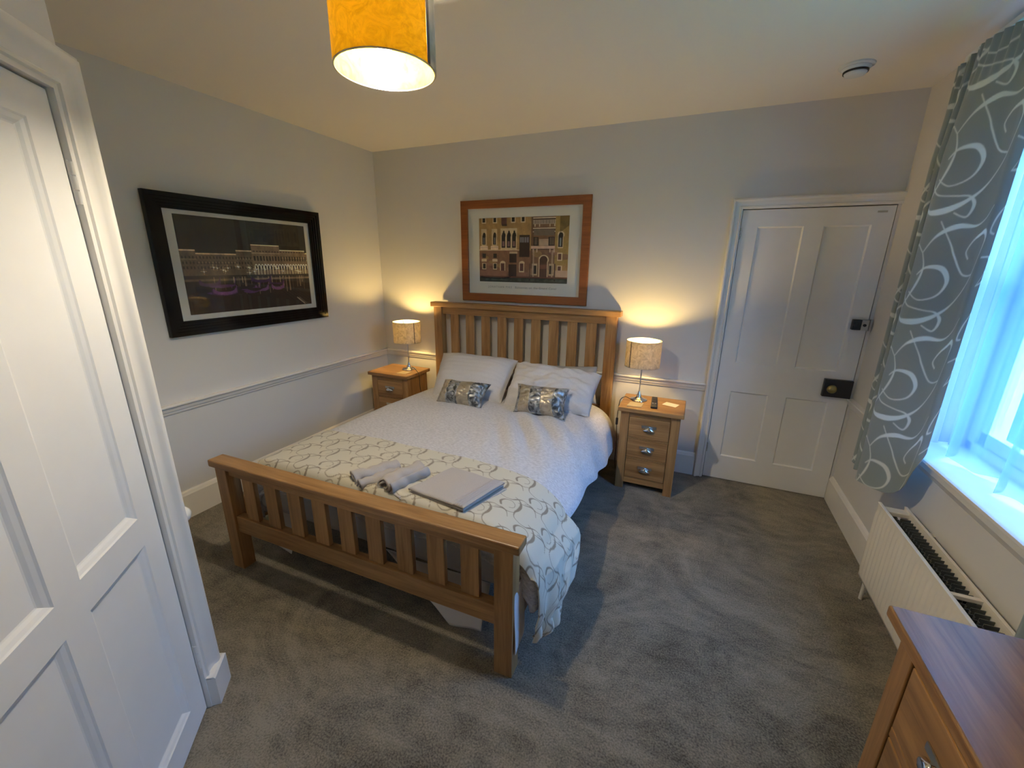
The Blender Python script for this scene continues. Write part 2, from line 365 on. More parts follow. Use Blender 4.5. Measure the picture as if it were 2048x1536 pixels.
def leaf(w, h, panels, t, rec, mw, y0=0.0):
    """door leaf: front face in plane y=y0 facing -y; panels=(x0,z0,x1,z1)"""
    mb = MB(); xs = sorted({0, w} | {p[0] for p in panels} | {p[2] for p in panels}); zs = sorted({0, h} | {p[1] for p in panels} | {p[3] for p in panels})
    for i in range(len(xs) - 1):
        for j in range(len(zs) - 1):
            xc, zc = (xs[i] + xs[i + 1]) / 2, (zs[j] + zs[j + 1]) / 2
            pn = [p for p in panels if p[0] < xc < p[2] and p[1] < zc < p[3]]
            if not pn: mb.add([(xs[i], y0, zs[j]), (xs[i + 1], y0, zs[j]), (xs[i + 1], y0, zs[j + 1]), (xs[i], y0, zs[j + 1])], [(0, 1, 2, 3)])
    for x0, z0, x1, z1 in panels:
        rings = [(0, 0), (mw * .18, rec * .25), (mw * .55, rec * .55), (mw * .85, rec * .9), (mw, rec)]
        for (a, d), (a2, d2) in zip(rings, rings[1:]):
            o = [(x0 + a, y0 + d, z0 + a), (x1 - a, y0 + d, z0 + a), (x1 - a, y0 + d, z1 - a), (x0 + a, y0 + d, z1 - a)]
            n_ = [(x0 + a2, y0 + d2, z0 + a2), (x1 - a2, y0 + d2, z0 + a2), (x1 - a2, y0 + d2, z1 - a2), (x0 + a2, y0 + d2, z1 - a2)]
            mb.add(o + n_, [(k, (k + 1) % 4, 4 + (k + 1) % 4, 4 + k) for k in range(4)])
        a = mw; mb.add([(x0 + a, y0 + rec, z0 + a), (x1 - a, y0 + rec, z0 + a), (x1 - a, y0 + rec, z1 - a), (x0 + a, y0 + rec, z1 - a)], [(0, 1, 2, 3)])
    mb.add([(0, y0, 0), (w, y0, 0), (w, y0, h), (0, y0, h), (0, y0 + t, 0), (w, y0 + t, 0), (w, y0 + t, h), (0, y0 + t, h)], [(0, 1, 5, 4), (1, 2, 6, 5), (2, 3, 7, 6), (3, 0, 4, 7), (4, 5, 6, 7)])
    return mb
def arch(x0, x1, z1, w, prof, right=True):
    """mitred architrave around an opening; prof=(across 0..1, depth) ; faces -y"""
    mb = MB(); k = len(prof)
    pts = [(x0, 0, -1, 0), (x0, z1, -1, 1), (x1, z1, 1 if right else 0, 1)] + ([(x1, 0, 1, 0)] if right else [])
    vs = []
    for X, Z, dx, dz in pts:
        for a, d in prof: vs.append((X + dx * a * w, -d, Z + dz * a * w))
    fs = [(i * k + j, i * k + (j + 1) % k, (i + 1) * k + (j + 1) % k, (i + 1) * k + j) for i in range(len(pts) - 1) for j in range(k)]
    fs += [tuple(range(k)), tuple((len(pts) - 1) * k + j for j in range(k))]
    return mb.add(vs, fs)
AP = [(0, 0), (0, .014), (.12, .016), (.16, .022), (.24, .022), (.28, .017), (.42, .019), (.62, .024), (.72, .033), (.80, .036), (.90, .036), (.94, .030), (1, .028), (1, 0)]
# door_1 in the back wall
def knuckle(mb, x, y, z, h, r=.006, n=3):
    for k in range(n): mb.lathe([(0, 0), (r, .001), (r, h / n - .003), (0, h / n - .002)], (x, y, z + k * h / n), 12)
    return mb
d1 = leaf(D1 - D0 - .008, DH - .012, [(.100, .193, .346, .720), (.456, .193, .706, .720), (.100, .938, .363, 1.872), (.470, .938, .714, 1.872)], .04, .010, .008)
d1.xf(lambda x, y, z: (x + D0 + .004, y + .002, z + .006))
door1 = struct(d1.build('door_1', M_door)); door1['label'] = 'white four panel door in back wall'
mb = MB(); knuckle(mb, D0 + .004, -.006, 1.80, .075); mb.build('hinge', M_hinge, door1, smooth='auto')
mb = MB(); knuckle(mb, D0 + .004, -.006, .22, .075); mb.build('hinge', M_hinge, door1, smooth='auto')
lk = MB().box(3.755, -.028, .772, 3.915, .004, .895).build('rim_lock', M_black, door1, bevel=.003, label='black rim lock case')
MB().lathe([(0, 0), (.012, 0), (.012, -.014), (.024, -.020), (.029, -.030), (.027, -.042), (.016, -.050), (0, -.052)], (3.795, -.027, .836), 24, axis='y').build('knob', M_brass, lk, smooth=True, label='round brass door knob')
MB().box(3.835, -.030, .80, 3.841, -.027, .825).build('key_slot', M_blackplastic, lk)
nl = MB().box(3.832, -.030, 1.236, 3.878, .004, 1.302).build('night_latch', M_blackplastic, door1, bevel=.003, label='black and steel night latch')
MB().box(3.878, -.030, 1.236, 3.916, .004, 1.302).build('latch_case', M_satin, nl, bevel=.002)
MB().lathe([(0, 0), (.009, 0), (.009, -.008), (0, -.010)], (3.893, -.03, 1.269), 16, axis='y').build('button', M_blackplastic, nl, smooth='auto')
MB().lathe([(0, 0), (.013, 0), (.012, -.018), (0, -.020)], (3.848, -.03, 1.269), 16, axis='y').build('knob', M_blackplastic, nl, smooth='auto')
MB().box(3.921, -.026, 1.232, 3.934, -.002, 1.306).build('keeper', M_satin, nl, bevel=.002)
MB().box(3.83, -.002, 1.948, 3.878, .003, 1.958).build('nameplate', M_hinge, door1)
struct(arch(D0, W, DH, .066, AP, right=False).build('trim_4', M_gloss, smooth='auto'))
# door_2 in the diagonal wall (x runs along -GA direction so its face looks into the room)
def onG(o_):
    o_.xf(lambda x, y, z: gx(.80 - x, -y, z)); return o_
d2 = leaf(.792, 2.008, [(.095, .105, .357, .785), (.443, .105, .700, .785), (.095, .876, .357, 1.925), (.443, .876, .700, 1.925)], .04, .014, .024)
d2.xf(lambda x, y, z: (x + .004, y + .001, z + .006))
door2 = struct(onG(d2).build('door_2', M_door)); door2['label'] = 'large white panelled door at left in the diagonal wall'
for z in (1.757, .19):
    mb = MB(); knuckle(mb, .805, -.007, z, .105, .0085, 3); mb.box(.797, -.004, z, .830, .0, z + .105)
    onG(mb).build('hinge', M_gloss, door2, smooth='auto', label='painted hinge')
struct(onG(arch(0, .80, 2.02, .098, AP)).build('trim_5', M_gloss, smooth='auto'))
struct(onG(MB().box(.803, -.044, 0, .915, 0, .125).add(*[[(.803, -.044, .125), (.915, -.044, .125), (.915, 0, .135), (.803, 0, .135), (.803, -.038, .132), (.906, -.036, .132)], [(0, 1, 5, 4), (4, 5, 2, 3), (1, 2, 5), (0, 4, 3)]])).build('trim_6', M_gloss))
# door_3: a low cupboard door in the alcove return, only its knob shows
d3 = leaf(.72, 1.05, [(.09, .1, .63, .95)], .03, .008, .012)
d3.xf(lambda x, y, z: (1.27 - x, LY + .030 - y, z + .19))
door3 = struct(d3.build('door_3', M_door)); door3['label'] = 'white cupboard door hidden behind the near architrave'
MB().lathe([(0, -.02), (.016, -.02), (.016, .006), (.012, .010), (.010, .022), (.014, .028), (.027, .040), (.033, .055), (.029, .068), (.015, .080), (0, .083)], (1.203, LY + .03, .70), 28, axis='y').build('knob', M_ceramic, door3, smooth=True, label='white turned cupboard knob')

# window: sill, sashes, glass
win = struct(MB().box(W + .17, WY0, WZ0, W + .25, WY0 - .05, WZ1).box(W + .17, WY1, WZ0, W + .25, WY1 + .05, WZ1).box(W + .17, WY0, WZ1 - .05, W + .25, WY1, WZ1).box(W + .17, WY0, WZ0, W + .25, WY1, WZ0 + .07).build('window_1', M_upvc, bevel=.003))
for z0, z1, x in ((.87, 1.62, .185), (1.58, 2.33, .21)):
    f = MB(); y0, y1 = WY0 - .05, WY1 + .05
    f.box(W + x, y0, z0, W + x + .035, y0 - .05, z1).box(W + x, y1, z0, W + x + .035, y1 + .05, z1).box(W + x, y0, z0, W + x + .035, y1, z0 + .06).box(W + x, y0, z1 - .045, W + x + .035, y1, z1)
    f.box(W + x, (y0 + y1) / 2 + .012, z0, W + x + .035, (y0 + y1) / 2 - .012, z1)
    fo = f.build('window_sash', M_upvc, win, bevel=.003)
    MB().box(W + x + .014, y0 - .045, z0 + .05, W + x + .018, y1 + .045, z1 - .04).build('window_pane', M_glass, fo)
struct(MB().extrude([(-.20, .830), (.055, .830), (.063, .824), (.063, .812), (.055, .806), (.040, .803), (.040, .796), (.030, .786), (.022, .778), (.020, .755), (.010, .745), (.008, .730), (0, .722), (0, .796), (-.20, .796)], (W, WY0 + .03, 0), (W, WY1 - .03, 0), (-1, 0, 0)).build('trim_7', M_gloss, smooth='auto'))

# outside
tag(MB().box(W + .8, -40, -1.0, W + 60, 40, -.95).build('lawn', M_grass), kind='structure')
hb = MB()
P = np.zeros((60, 14, 3)); yy, zz = np.meshgrid(np.linspace(-14, 10, 60), np.linspace(-.95, 3.2, 14), indexing='ij')
P[..., 0] = W + 7 + .3 * nz(yy, zz, 3, 5) + .5 * np.clip(zz - 2.9, 0, 1); P[..., 1] = yy; P[..., 2] = zz + .15 * nz(yy, yy * 0, 5, 3)
P2 = P.copy(); P2[..., 0] += 1.2
vs, f = grid(P); vs2, f2 = grid(P2); hb.add(vs, f.tolist()); hb.add(vs2, f2.tolist())
k = len(vs); hb.f += [(i * 14 + 13, (i + 1) * 14 + 13, k + (i + 1) * 14 + 13, k + i * 14 + 13) for i in range(59)]
tag(hb.build('hedge', M_hedge), 'added green garden hedge beyond the window, raised to cover bright sky', 'hedge')  # unseen hedge, made tall to hide the bright horizon behind the net
ct = thing('sky_block_conifer', 'added dark conifer screen that blocks bright sky behind the net', 'tree', (W + 2.6, 1.6, -.95))  # unseen tree mass put in to darken the view through the window
P = np.zeros((60, 60, 3)); uu, vv = np.meshgrid(np.linspace(0, 2 * math.pi, 60), np.linspace(0, 1, 60), indexing='ij')
rr_ = (1 - vv ** 2.2) ** .6 * (1 + .10 * nz(uu * 6, vv * 30, 91) + .06 * nz(uu * 17, vv * 60, 92)); P[..., 0] = 2.2 * rr_ * np.cos(uu); P[..., 1] = .9 * rr_ * np.sin(uu); P[..., 2] = 5.2 * vv
gridmesh('foliage', P, M_block_leaves, ct); MB().lathe([(0, 0), (.16, 0), (.10, 4.2), (0, 4.3)], n=14).build('trunk', M_trunk, ct, smooth='auto')

# ------------------------------------------------------------------ swirl pattern (one repeating tile, values 0..1)
def swirl_tile(n, strokes):
    y, x = np.meshgrid((np.arange(n) + .5) / n, (np.arange(n) + .5) / n, indexing='ij'); T = np.zeros((n, n))
    for pts, ws in strokes:
        for (ax, ay), w in zip(pts, ws):
            dx = (x - ax + .5) % 1 - .5; dy = (y - ay + .5) % 1 - .5
            T = np.maximum(T, np.clip((w - np.hypot(dx, dy)) / .006 + .5, 0, 1))
    return T
def curve(ctrl, wmax, peak=.5, wmin=.0055, n=170):
    """Catmull-Rom through ctrl, width swelling at 'peak'"""
    c = np.array([ctrl[0]] + ctrl + [ctrl[-1]], float); out = []; segs = len(ctrl) - 1
    for t in np.linspace(0, segs - 1e-6, n):
        i = int(t); u = t - i; p0, p1, p2, p3 = c[i], c[i + 1], c[i + 2], c[i + 3]
        out.append(.5 * ((2 * p1) + (p2 - p0) * u + (2 * p0 - 5 * p1 + 4 * p2 - p3) * u * u + (3 * p1 - p0 - 3 * p2 + p3) * u ** 3))
    tt = np.linspace(0, 1, n); w = wmin * 1.15 + (wmax * 1.25 - wmin) * np.exp(-((tt - peak) / .21) ** 2)
    return [tuple(p) for p in out], list(w)
def motif(ox, oy, fl=1, k=1.12):
    g = lambda pts: [(ox + fl * (a - .25) * k, oy + fl * (b - .25) * k) for a, b in pts]
    return [curve(g([(.10, -.02), (.20, .02), (.27, .12), (.27, .25), (.23, .38), (.27, .50), (.40, .55)]), .024 * k, .45),
            curve(g([(.40, .55), (.52, .53), (.62, .45), (.72, .41), (.86, .43)]), .012 * k, .45),
            curve(g([(-.06, .34), (-.10, .25), (-.04, .16), (.08, .13), (.17, .19), (.17, .28), (.10, .33)]), .018 * k, .12),
            curve(g([(.23, .38), (.12, .44), (.0, .44), (-.12, .50), (-.24, .54)]), .011 * k, .5),
            curve(g([(.31, .02), (.42, -.03), (.54, .02), (.60, .13)]), .009 * k, .5)]
TILE = swirl_tile(160, motif(.25, .25) + motif(.75, .75, 1))
CT = [curve([(.05, .10), (.22, .02), (.45, .02), (.68, .12), (.86, .30), (.95, .48)], .022, .35),
      curve([(.95, .48), (.97, .60), (.90, .70), (.78, .70), (.72, .62), (.76, .54)], .014, .4),
      curve([(.22, .30), (.38, .22), (.56, .26), (.62, .38), (.54, .50), (.38, .52), (.28, .46)], .018, .62),
      curve([(.05, .10), (.18, .20), (.30, .36), (.34, .52), (.28, .66)], .012, .5),
      curve([(.28, .66), (.40, .80), (.58, .86), (.78, .82), (.95, .88)], .018, .45),
      curve([(.28, .66), (.16, .74), (.06, .72), (.02, .62), (.08, .54)], .013, .5),
      curve([(.40, .92), (.55, .72), (.62, .60), (.74, .42), (.88, .34)], .006, .5),
      curve([(.0, .40), (.1, .32), (.16, .24), (.28, .16), (.5, .12)], .006, .5),
      curve([(.5, .98), (.62, .93), (.66, 1.02), (.60, 1.1), (.5, 1.12)], .012, .5)]
CTILE = swirl_tile(160, CT)
def sample(tile, u, v):
    n = tile.shape[0]; x = (u % 1) * n - .5; y = (v % 1) * n - .5; x0 = np.floor(x).astype(int); y0 = np.floor(y).astype(int); fx = x - x0; fy = y - y0
    g = lambda a, b: tile[a % n, b % n]
    return g(y0, x0) * (1 - fx) * (1 - fy) + g(y0, x0 + 1) * fx * (1 - fy) + g(y0 + 1, x0) * (1 - fx) * fy + g(y0 + 1, x0 + 1) * fx * fy

# ------------------------------------------------------------------ bed
bed = thing('double_bed', 'oak slatted double bed frame with tall headboard and low footboard', 'bed', (1.515, -.10, 0), .0157)
def slats(y0, y1, z0, z1, n=9, xa=-.745, xb=.745, w=.083):
    gap = (xb - xa - n * w) / (n + 1)
    for k in range(n):
        x = xa + gap + k * (w + gap); MB().box(x, y0, z0, x + w, y1, z1).build('slat', OZ, bed, bevel=.002)
# local y runs 0 at the headboard to -2.11 at the footboard
for sx_ in (-1, 1):
    MB().box(sx_ * .745, .055, 0, sx_ * .828, -.02, 1.24).build('headboard_post', OZ, bed, bevel=.003)
    MB().box(sx_ * .752, -2.03, 0, sx_ * .832, -2.10, .602).build('footboard_post', OZ, bed, bevel=.003)
    MB().box(sx_ * .80, -.02, .20, sx_ * .828, -2.03, .38).build('side_rail', OY, bed, bevel=.003)
MB().box(-.857, .065, 1.238, .857, -.032, 1.281).build('headboard_cap', OX, bed, bevel=.005)
MB().box(-.745, .035, 1.175, .745, 0, 1.238).build('headboard_top_rail', OX, bed, bevel=.002)
MB().box(-.745, .035, .36, .745, 0, .50).build('headboard_bottom_rail', OX, bed, bevel=.002)
slats(.030, .008, .50, 1.175)
MB().box(-.860, -2.03, .604, .860, -2.112, .642).build('footboard_cap', OX, bed, bevel=.006)
MB().box(-.752, -2.045, .562, .752, -2.085, .604).build('footboard_top_rail', OX, bed, bevel=.002)
MB().box(-.752, -2.045, .232, .752, -2.088, .325).build('footboard_bottom_rail', OX, bed, bevel=.002)
slats(-2.052, -2.076, .325, .562, xa=-.752, xb=.752)

mm = MB().box(.755, -2.07, .30, 2.27, -.14, .515).build('mattress', M_mattress, bevel=.04, seg=4)
tag(mm, 'grey ticking mattress on the bed frame, seen through the footboard slats', 'mattress')

def cr1(pts, t):
    """catmull-rom in numpy: pts (k, d), t in [0,1] array"""
    p = np.array(pts, float); k = len(p) - 1; x = np.clip(t, 0, 1 - 1e-9) * k; i = x.astype(int); u = (x - i)[..., None]
    g = lambda j: p[np.clip(j, 0, k)]
    p0, p1, p2, p3 = g(i - 1), g(i), g(i + 1), g(i + 2)
    return .5 * ((2 * p1) + (p2 - p0) * u + (2 * p0 - 5 * p1 + 4 * p2 - p3) * u * u + (3 * p1 - p0 - 3 * p2 + p3) * u ** 3)
def lerp(a, b, t): return a + (b - a) * t
def interp(y, ys, vs): return np.interp(y, ys, vs)     # ys increasing
def section(y, t, lift=0.0, hem=None):
    """point of the made-up bed surface at depth y (array) and crosswise parameter t"""
    hemz = interp(y, [-2.1, -1.75, -1.55, -1.15, -.75, -.35], [.40, .44, .43, .385, .325, .27]) if hem is None else hem
    top = interp(y, [-2.1, -1.6, -1.0, -.6, -.2], [.592, .590, .578, .560, .545])
    lx = interp(y, [-2.1, -1.6, -1.0, -.5, -.2], [.84, .815, .80, .80, .82])
    rx = interp(y, [-2.1, -1.7, -1.1, -.5, -.3, -.18], [2.40, 2.41, 2.425, 2.43, 2.41, 2.37])
    out = np.zeros(y.shape + (3,))
    ctrl_x = [lx - .035, lx - .03, lx - .005, lx + .075, lx + .28, lx * 0 + 1.25, lx * 0 + 1.65, lx * 0 + 2.02, rx - .17, rx - .06, rx - .005, rx + .012]
    ctrl_z = [top * 0 + .40, top - .115, top - .045, top - .006, top + .004, top + .012, top + .012, top + .006, top - .016, top - .075, lerp(top - .07, hemz, .6), hemz]
    k = len(ctrl_x) - 1; x = np.clip(t, 0, 1 - 1e-9) * k; i = x.astype(int); u = x - i
    def g(arr, j):
        j = np.clip(j, 0, k); st = np.stack(arr, -1); return np.take_along_axis(st, j[..., None], -1)[..., 0]
    for c_, arr in ((0, ctrl_x), (2, ctrl_z)):
        p0, p1, p2, p3 = g(arr, i - 1), g(arr, i), g(arr, i + 1), g(arr, i + 2)
        out[..., c_] = .5 * ((2 * p1) + (p2 - p0) * u + (2 * p0 - 5 * p1 + 4 * p2 - p3) * u * u + (3 * p1 - p0 - 3 * p2 + p3) * u ** 3)
    out[..., 1] = y; out[..., 2] += lift * np.clip((1 - np.abs(t - .5) * 2) * 6, 0, 1); out[..., 0] += lift * np.clip((t - .74) / .1, 0, 1) - lift * np.clip((.15 - t) / .1, 0, 1)
    return out
def wrinkle(P, side):
    x, y = P[..., 0], P[..., 1]
    w = .007 * nz(x * 8, y * 8, 1) + .004 * nz(x * 22, y * 14, 2)
    # long shallow creases running from the pillows towards the foot on the right
    a = (x - 1.75) * .86 + (y + 1.0) * .5
    w += .017 * np.exp(-((x - 2.02) / .28) ** 2) * np.exp(-((y + 1.02) / .42) ** 2) * np.sin(a * 38 + 2 * nz(x * 3, y * 3, 8))
    w += .007 * side * np.sin(y * 17 + 2 * nz(y * 3, x * 0, 9))
    return w
# duvet: top and sides, then a tucked end with soft horizontal folds
nu, nv = 260, 330
t, v = np.meshgrid(np.linspace(0, 1, nu), np.linspace(0, 1, nv), indexing='ij')
L0 = 1.83; Lend = .26; s = v * (L0 + Lend); y = -.20 - np.minimum(s, L0); drop = np.clip(s - L0, 0, None)
P = section(y, t)
side = np.clip((t - .80) / .12, 0, 1)
P[..., 2] += wrinkle(P, 0) * (1 - side)
P[..., 0] += side * (.010 * np.sin(P[..., 1] * 15 + 1.3 * np.sin(P[..., 1] * 6)) + .006 * nz(P[..., 1] * 22, P[..., 2] * 8, 12))
ph = drop / Lend
P[..., 1] += -.022 * np.sin(np.clip(ph * 2.4, 0, 1) * math.pi / 2) + .011 * np.sin(ph * 30 + 2.0 * nz(P[..., 0] * 5, ph * 2, 4)) * np.clip(ph * 4, 0, 1) + .006 * nz(P[..., 0] * 9, ph * 6, 6) * (ph > 0)
P[..., 2] -= .16 * np.clip(ph, 0, 1) ** 1.15
P[..., 2] = np.maximum(P[..., 2], .10)
head = np.clip((-.26 - P[..., 1]) / -.06, 0, 1)
P[..., 2] -= .02 * head
gg = gridmesh('duvet', P, M_duvet, thick=.02)
tag(gg, 'pale grey textured duvet spread over the bed and hanging down its right side', 'duvet')

# folded bedspread across the foot of the bed
nu, nv = 620, 250
t, v = np.meshgrid(np.linspace(.075, 1, nu), np.linspace(0, 1, nv), indexing='ij')
y = -1.625 - .475 * v - .05 * np.clip((t - .55) / .3, 0, 1) * (1 - v)
P = section(y, np.clip(t / .93, 0, 1), lift=.026, hem=.40 + 0 * y)
# right end: hangs lower and gathers into a tail beside the post
down = np.clip((t - .84) / .16, 0, 1)
hy = np.where(down > 0, 1, 0)
yc = -2.105
w_ = 1 - .80 * np.clip((down - .30) / .70, 0, 1) ** 1.0
side = down > 0
P[..., 1] = np.where(side, yc + (P[..., 1] - yc) * w_, P[..., 1])
zt = section(y, np.full_like(t, .84 / .93), lift=.026, hem=.40 + 0 * y)
zz = lerp(zt[..., 2], .135 + .03 * (1 - v), down ** .95)
xx = np.array(interp(down.ravel(), [0, .08, .2, .4, .6, .78, .9, 1], [0, .034, .066, .086, .088, .056, .060, .030])).reshape(down.shape)
P[..., 2] = np.where(side, zz, P[..., 2]); P[..., 0] = np.where(side, zt[..., 0] + xx * (1 - .62 * v ** 2), P[..., 0])
fold = down * np.sin(v * 21 + 3 * nz(P[..., 2] * 5, v * 2, 21)) * .015 + down * .014 * np.sin(v * math.pi) * np.sin(down * 3)
bulb = np.exp(-((down - .88) / .09) ** 2) * np.sin(np.clip(v, 0, 1) * math.pi) * .020
P[..., 0] += fold + bulb
P[..., 2] += (1 - down) * (.004 * nz(P[..., 0] * 8, P[..., 1] * 8, 31) + .003 * nz(P[..., 0] * 19, P[..., 1] * 25, 32))
# foot edge rolls down behind the footboard cap
rr = np.clip((v - .91) / .09, 0, 1) * (1 - np.clip(down * 5, 0, 1)); P[..., 2] -= .05 * rr ** 2
hd = np.clip((.02 - v) / .02, 0, 1); P[..., 2] -= .010 * hd * (1 - np.clip(down * 4, 0, 1))
al = np.cumsum(np.r_[np.zeros((1, nv)), np.linalg.norm(np.diff(P, axis=0), axis=-1)], 0)
pat = sample(TILE, al / .215, (v * .475) / .215)
bs = gridmesh('bedspread', P, M_runner, attr=pat, thick=.008)
tag(bs, 'cream bedspread with taupe swirls laid across the foot of the bed', 'bedspread')

# loose sheet corners hanging below the bed
def flap(name, pts, mat, label, cat, sub=10, amp=.012, seed=0, group=None, thick=.003):
    a, b, c_, d = [np.array(p_) for p_ in pts]; U, V = np.meshgrid(np.linspace(0, 1, 24), np.linspace(0, 1, 24), indexing='ij'); U = U[..., None]; V = V[..., None]
    P = (a * (1 - U) + b * U) * (1 - V) + (d * (1 - U) + c_ * U) * V
    P[..., 1] += amp * nz(P[..., 0] * 18, P[..., 2] * 9, seed); P[..., 0] += amp * .5 * nz(P[..., 1] * 30, P[..., 2] * 20, seed + 1)
    o = gridmesh(name, P, mat, thick=thick); return tag(o, label, cat, group)
flap('bed_sheet', [(1.66, -2.06, .30), (2.22, -2.05, .30), (2.17, -2.055, .02), (2.01, -2.06, .004)], M_sheet, 'white sheet corner drooping to the floor under the footboard', 'sheet', seed=41)
flap('valance_sheet', [(.84, -2.02, .30), (2.27, -2.02, .30), (2.26, -2.015, .46), (.84, -2.03, .46)], M_sheetg, 'grey valance end showing low between the footboard slats', 'sheet', amp=.020, seed=44)
flap('sheet_corner', [(2.372, -2.03, .42), (2.378, -2.165, .40), (2.392, -2.175, .115), (2.378, -2.05, .10)], M_sheet, 'narrow white sheet edge hanging between right footboard post and bedspread', 'sheet', amp=.006, seed=46)
flap('sheet_tip', [(.76, -1.98, .25), (.98, -1.98, .25), (.93, -2.02, .006), (.80, -2.0, .006)], M_sheet, 'small white sheet tip touching the floor by the left footboard post', 'sheet', amp=.006, seed=48)

# ------------------------------------------------------------------ pillows and cushions
def cushion(name, TL, TR, BR, BL, th, mat, nrm=None, seed=0, n=56, pinch=.05, wr=.006, parent=None, u0=0, u1=1, flatback=.6):
    TL, TR, BR, BL = map(np.array, (TL, TR, BR, BL)); nrm_ = np.cross(TR - TL, BL - TL); nrm_ = nrm_ / np.linalg.norm(nrm_); nrm_ = -nrm_ if nrm_[1] > 0 else nrm_
    nn = int(n * (u1 - u0)) + 6
    U, V = np.meshgrid(np.linspace(u0, u1, nn), np.linspace(0, 1, n), indexing='ij')
    pu = U + pinch * np.sin(2 * math.pi * U) * .0; a = 2 * U - 1; b = 2 * V - 1
    # edges pull inwards between the corners
    ua = .5 + a * .5 * (1 - pinch * (1 - b ** 2)); vb = .5 + b * .5 * (1 - pinch * 1.3 * (1 - a ** 2))
    ua_, vb_ = ua[..., None], vb[..., None]
    base = (TL * (1 - ua_) + TR * ua_) * (1 - vb_) + (BL * (1 - ua_) + BR * ua_) * vb_
    prof = (np.clip(1 - np.abs(a) ** 3.2, 0, 1) ** .55) * (np.clip(1 - np.abs(b) ** 2.6, 0, 1) ** .55)
    w = wr * (nz(a * 7 + b * 2, b * 7, seed) + .7 * nz(a * 15, b * 19, seed + 1)) * prof ** .3
    w2 = wr * 1.2 * np.sin((a * b) * 16 + seed) * np.clip(np.abs(a) - .5, 0, 1) * np.clip(1 - np.abs(a), 0, 1) * 4
    F = base + nrm_ * (th * prof * .62 + w + w2)[..., None]; B = base - nrm_ * (th * prof * (1 - .62) * flatback)[..., None]
    # side closure: back grid reversed
    mb = MB(); vs, f = grid(F); mb.add(vs, f.tolist()); vs, f = grid(B); mb.add(vs, f.tolist())
    k = nn * n; bd = [i * n for i in range(nn)] + [(nn - 1) * n + j for j in range(1, n)] + [i * n + n - 1 for i in range(nn - 2, -1, -1)] + [j for j in range(n - 2, 0, -1)]
    mb.f += [(bd[i], bd[(i + 1) % len(bd)], k + bd[(i + 1) % len(bd)], k + bd[i]) for i in range(len(bd))]
    return mb.build(name, mat, parent, smooth=True)
o = cushion('pillow', (1.64, -.185, .812), (2.235, -.185, .852), (2.27, -.30, .58), (1.60, -.30, .58), .11, M_grey, seed=3)
tag(o, 'plain grey pillow standing behind the right pillow against the headboard', 'pillow')
o = cushion('pillow', (.842, -.235, .838), (1.578, -.235, .842), (1.600, -.625, .585), (.985, -.645, .580), .19, M_pillow, seed=11, pinch=.03, wr=.009)
tag(o, 'pale linen pillow leaning on the headboard at the left', 'pillow', 'linen pillows leaning on the headboard')
o = cushion('pillow', (1.585, -.275, .838), (2.296, -.285, .812), (2.285, -.600, .580), (1.625, -.650, .580), .19, M_pillow, seed=15, wr=.020, pinch=.03)
tag(o, 'creased linen pillow leaning on the headboard at the right', 'pillow', 'linen pillows leaning on the headboard')
def band_cushion(TL, TR, BR, BL, seed, label):
    t_ = thing('cushion', label, 'cushion', tuple((np.array(BL) + np.array(BR)) / 2), 0, 'crushed velvet cushions on the bed')
    cuts = [0, .24, .49, .76, 1.0] if seed == 1 else [0, .10, .33, .56, .80, 1.0]
    mats = [M_sat, M_vel, M_sat, M_vel] if seed == 1 else [M_vel, M_sat, M_vel, M_sat, M_vel]
    for i in range(len(mats)):
        o = cushion('fabric_band', TL, TR, BR, BL, .15, mats[i], seed=20 + seed, wr=.009, pinch=.10, u0=cuts[i], u1=cuts[i + 1], flatback=.8)
        off = Vector(t_.location); o.data.transform(Matrix.Translation(-off)); o.parent = t_
        if mats[i] is M_vel: o['label'] = 'crushed silver grey velvet band'
        else: o['label'] = 'champagne satin band'
band_cushion((1.130, -.665, .735), (1.540, -.665, .742), (1.530, -.825, .592), (1.138, -.825, .588), 1, 'striped grey and champagne velvet cushion before the left pillow')
band_cushion((1.738, -.625, .768), (2.142, -.625, .776), (2.152, -.770, .590), (1.765, -.770, .588), 2, 'striped grey and champagne velvet cushion before the right pillow')

# ------------------------------------------------------------------ towels on the bedspread
def ztop(x, y):
    p_ = section(np.array([y]), np.array([(x - .80) / 1.6 * .62 + .25])); return .606
def spiral_roll(name, c0, c1, r, turns, flat, mat, seed, parent):
    """a rolled towel lying along c0-c1; the spiral shows at the ends"""
    c0, c1 = Vector(c0), Vector(c1); ax = (c1 - c0).normalized(); sd = ax.cross(Vector((0, 0, 1))).normalized(); up_ = sd.cross(ax)
    n = 90; T_ = np.linspace(0, turns * 2 * math.pi, n); m_ = 26; P = np.zeros((n, m_, 3))
    for i, a in enumerate(T_):
        q = r * (.22 + .78 * a / T_[-1])
        for j in range(m_):
            t_ = j / (m_ - 1); w = .004 * math.sin(9 * t_ + a * 2 + seed) + .003 * math.sin(23 * t_ + a)
            e = 1 + .05 * math.sin(t_ * 7 + seed)
            ht = math.sin(a - 1.2) * (q + w) * flat * e; hs = math.cos(a - 1.2) * (q + w) * 1.15
            p_ = c0.lerp(c1, t_) + sd * hs + up_ * ht + ax * (.004 * math.sin(a * 1.7 + seed)); P[i, j] = p_
    return gridmesh(name, P, mat, parent, thick=.008)
TZ = .612
tr1 = thing('rolled_towel', 'small rolled grey hand towel, the slimmer left one of the two rolls', 'towel', (1.588, -1.98, TZ), 0, 'rolled hand towels on the bedspread')
spiral_roll('towel_roll', (-.085, -.085, .032), (.03, .105, .032), .034, 2.0, .92, M_towel, 1, tr1)
spiral_roll('towel_fold', (-.028, -.105, .021), (.06, .085, .021), .022, 1.6, .85, M_towel, 2.4, tr1)
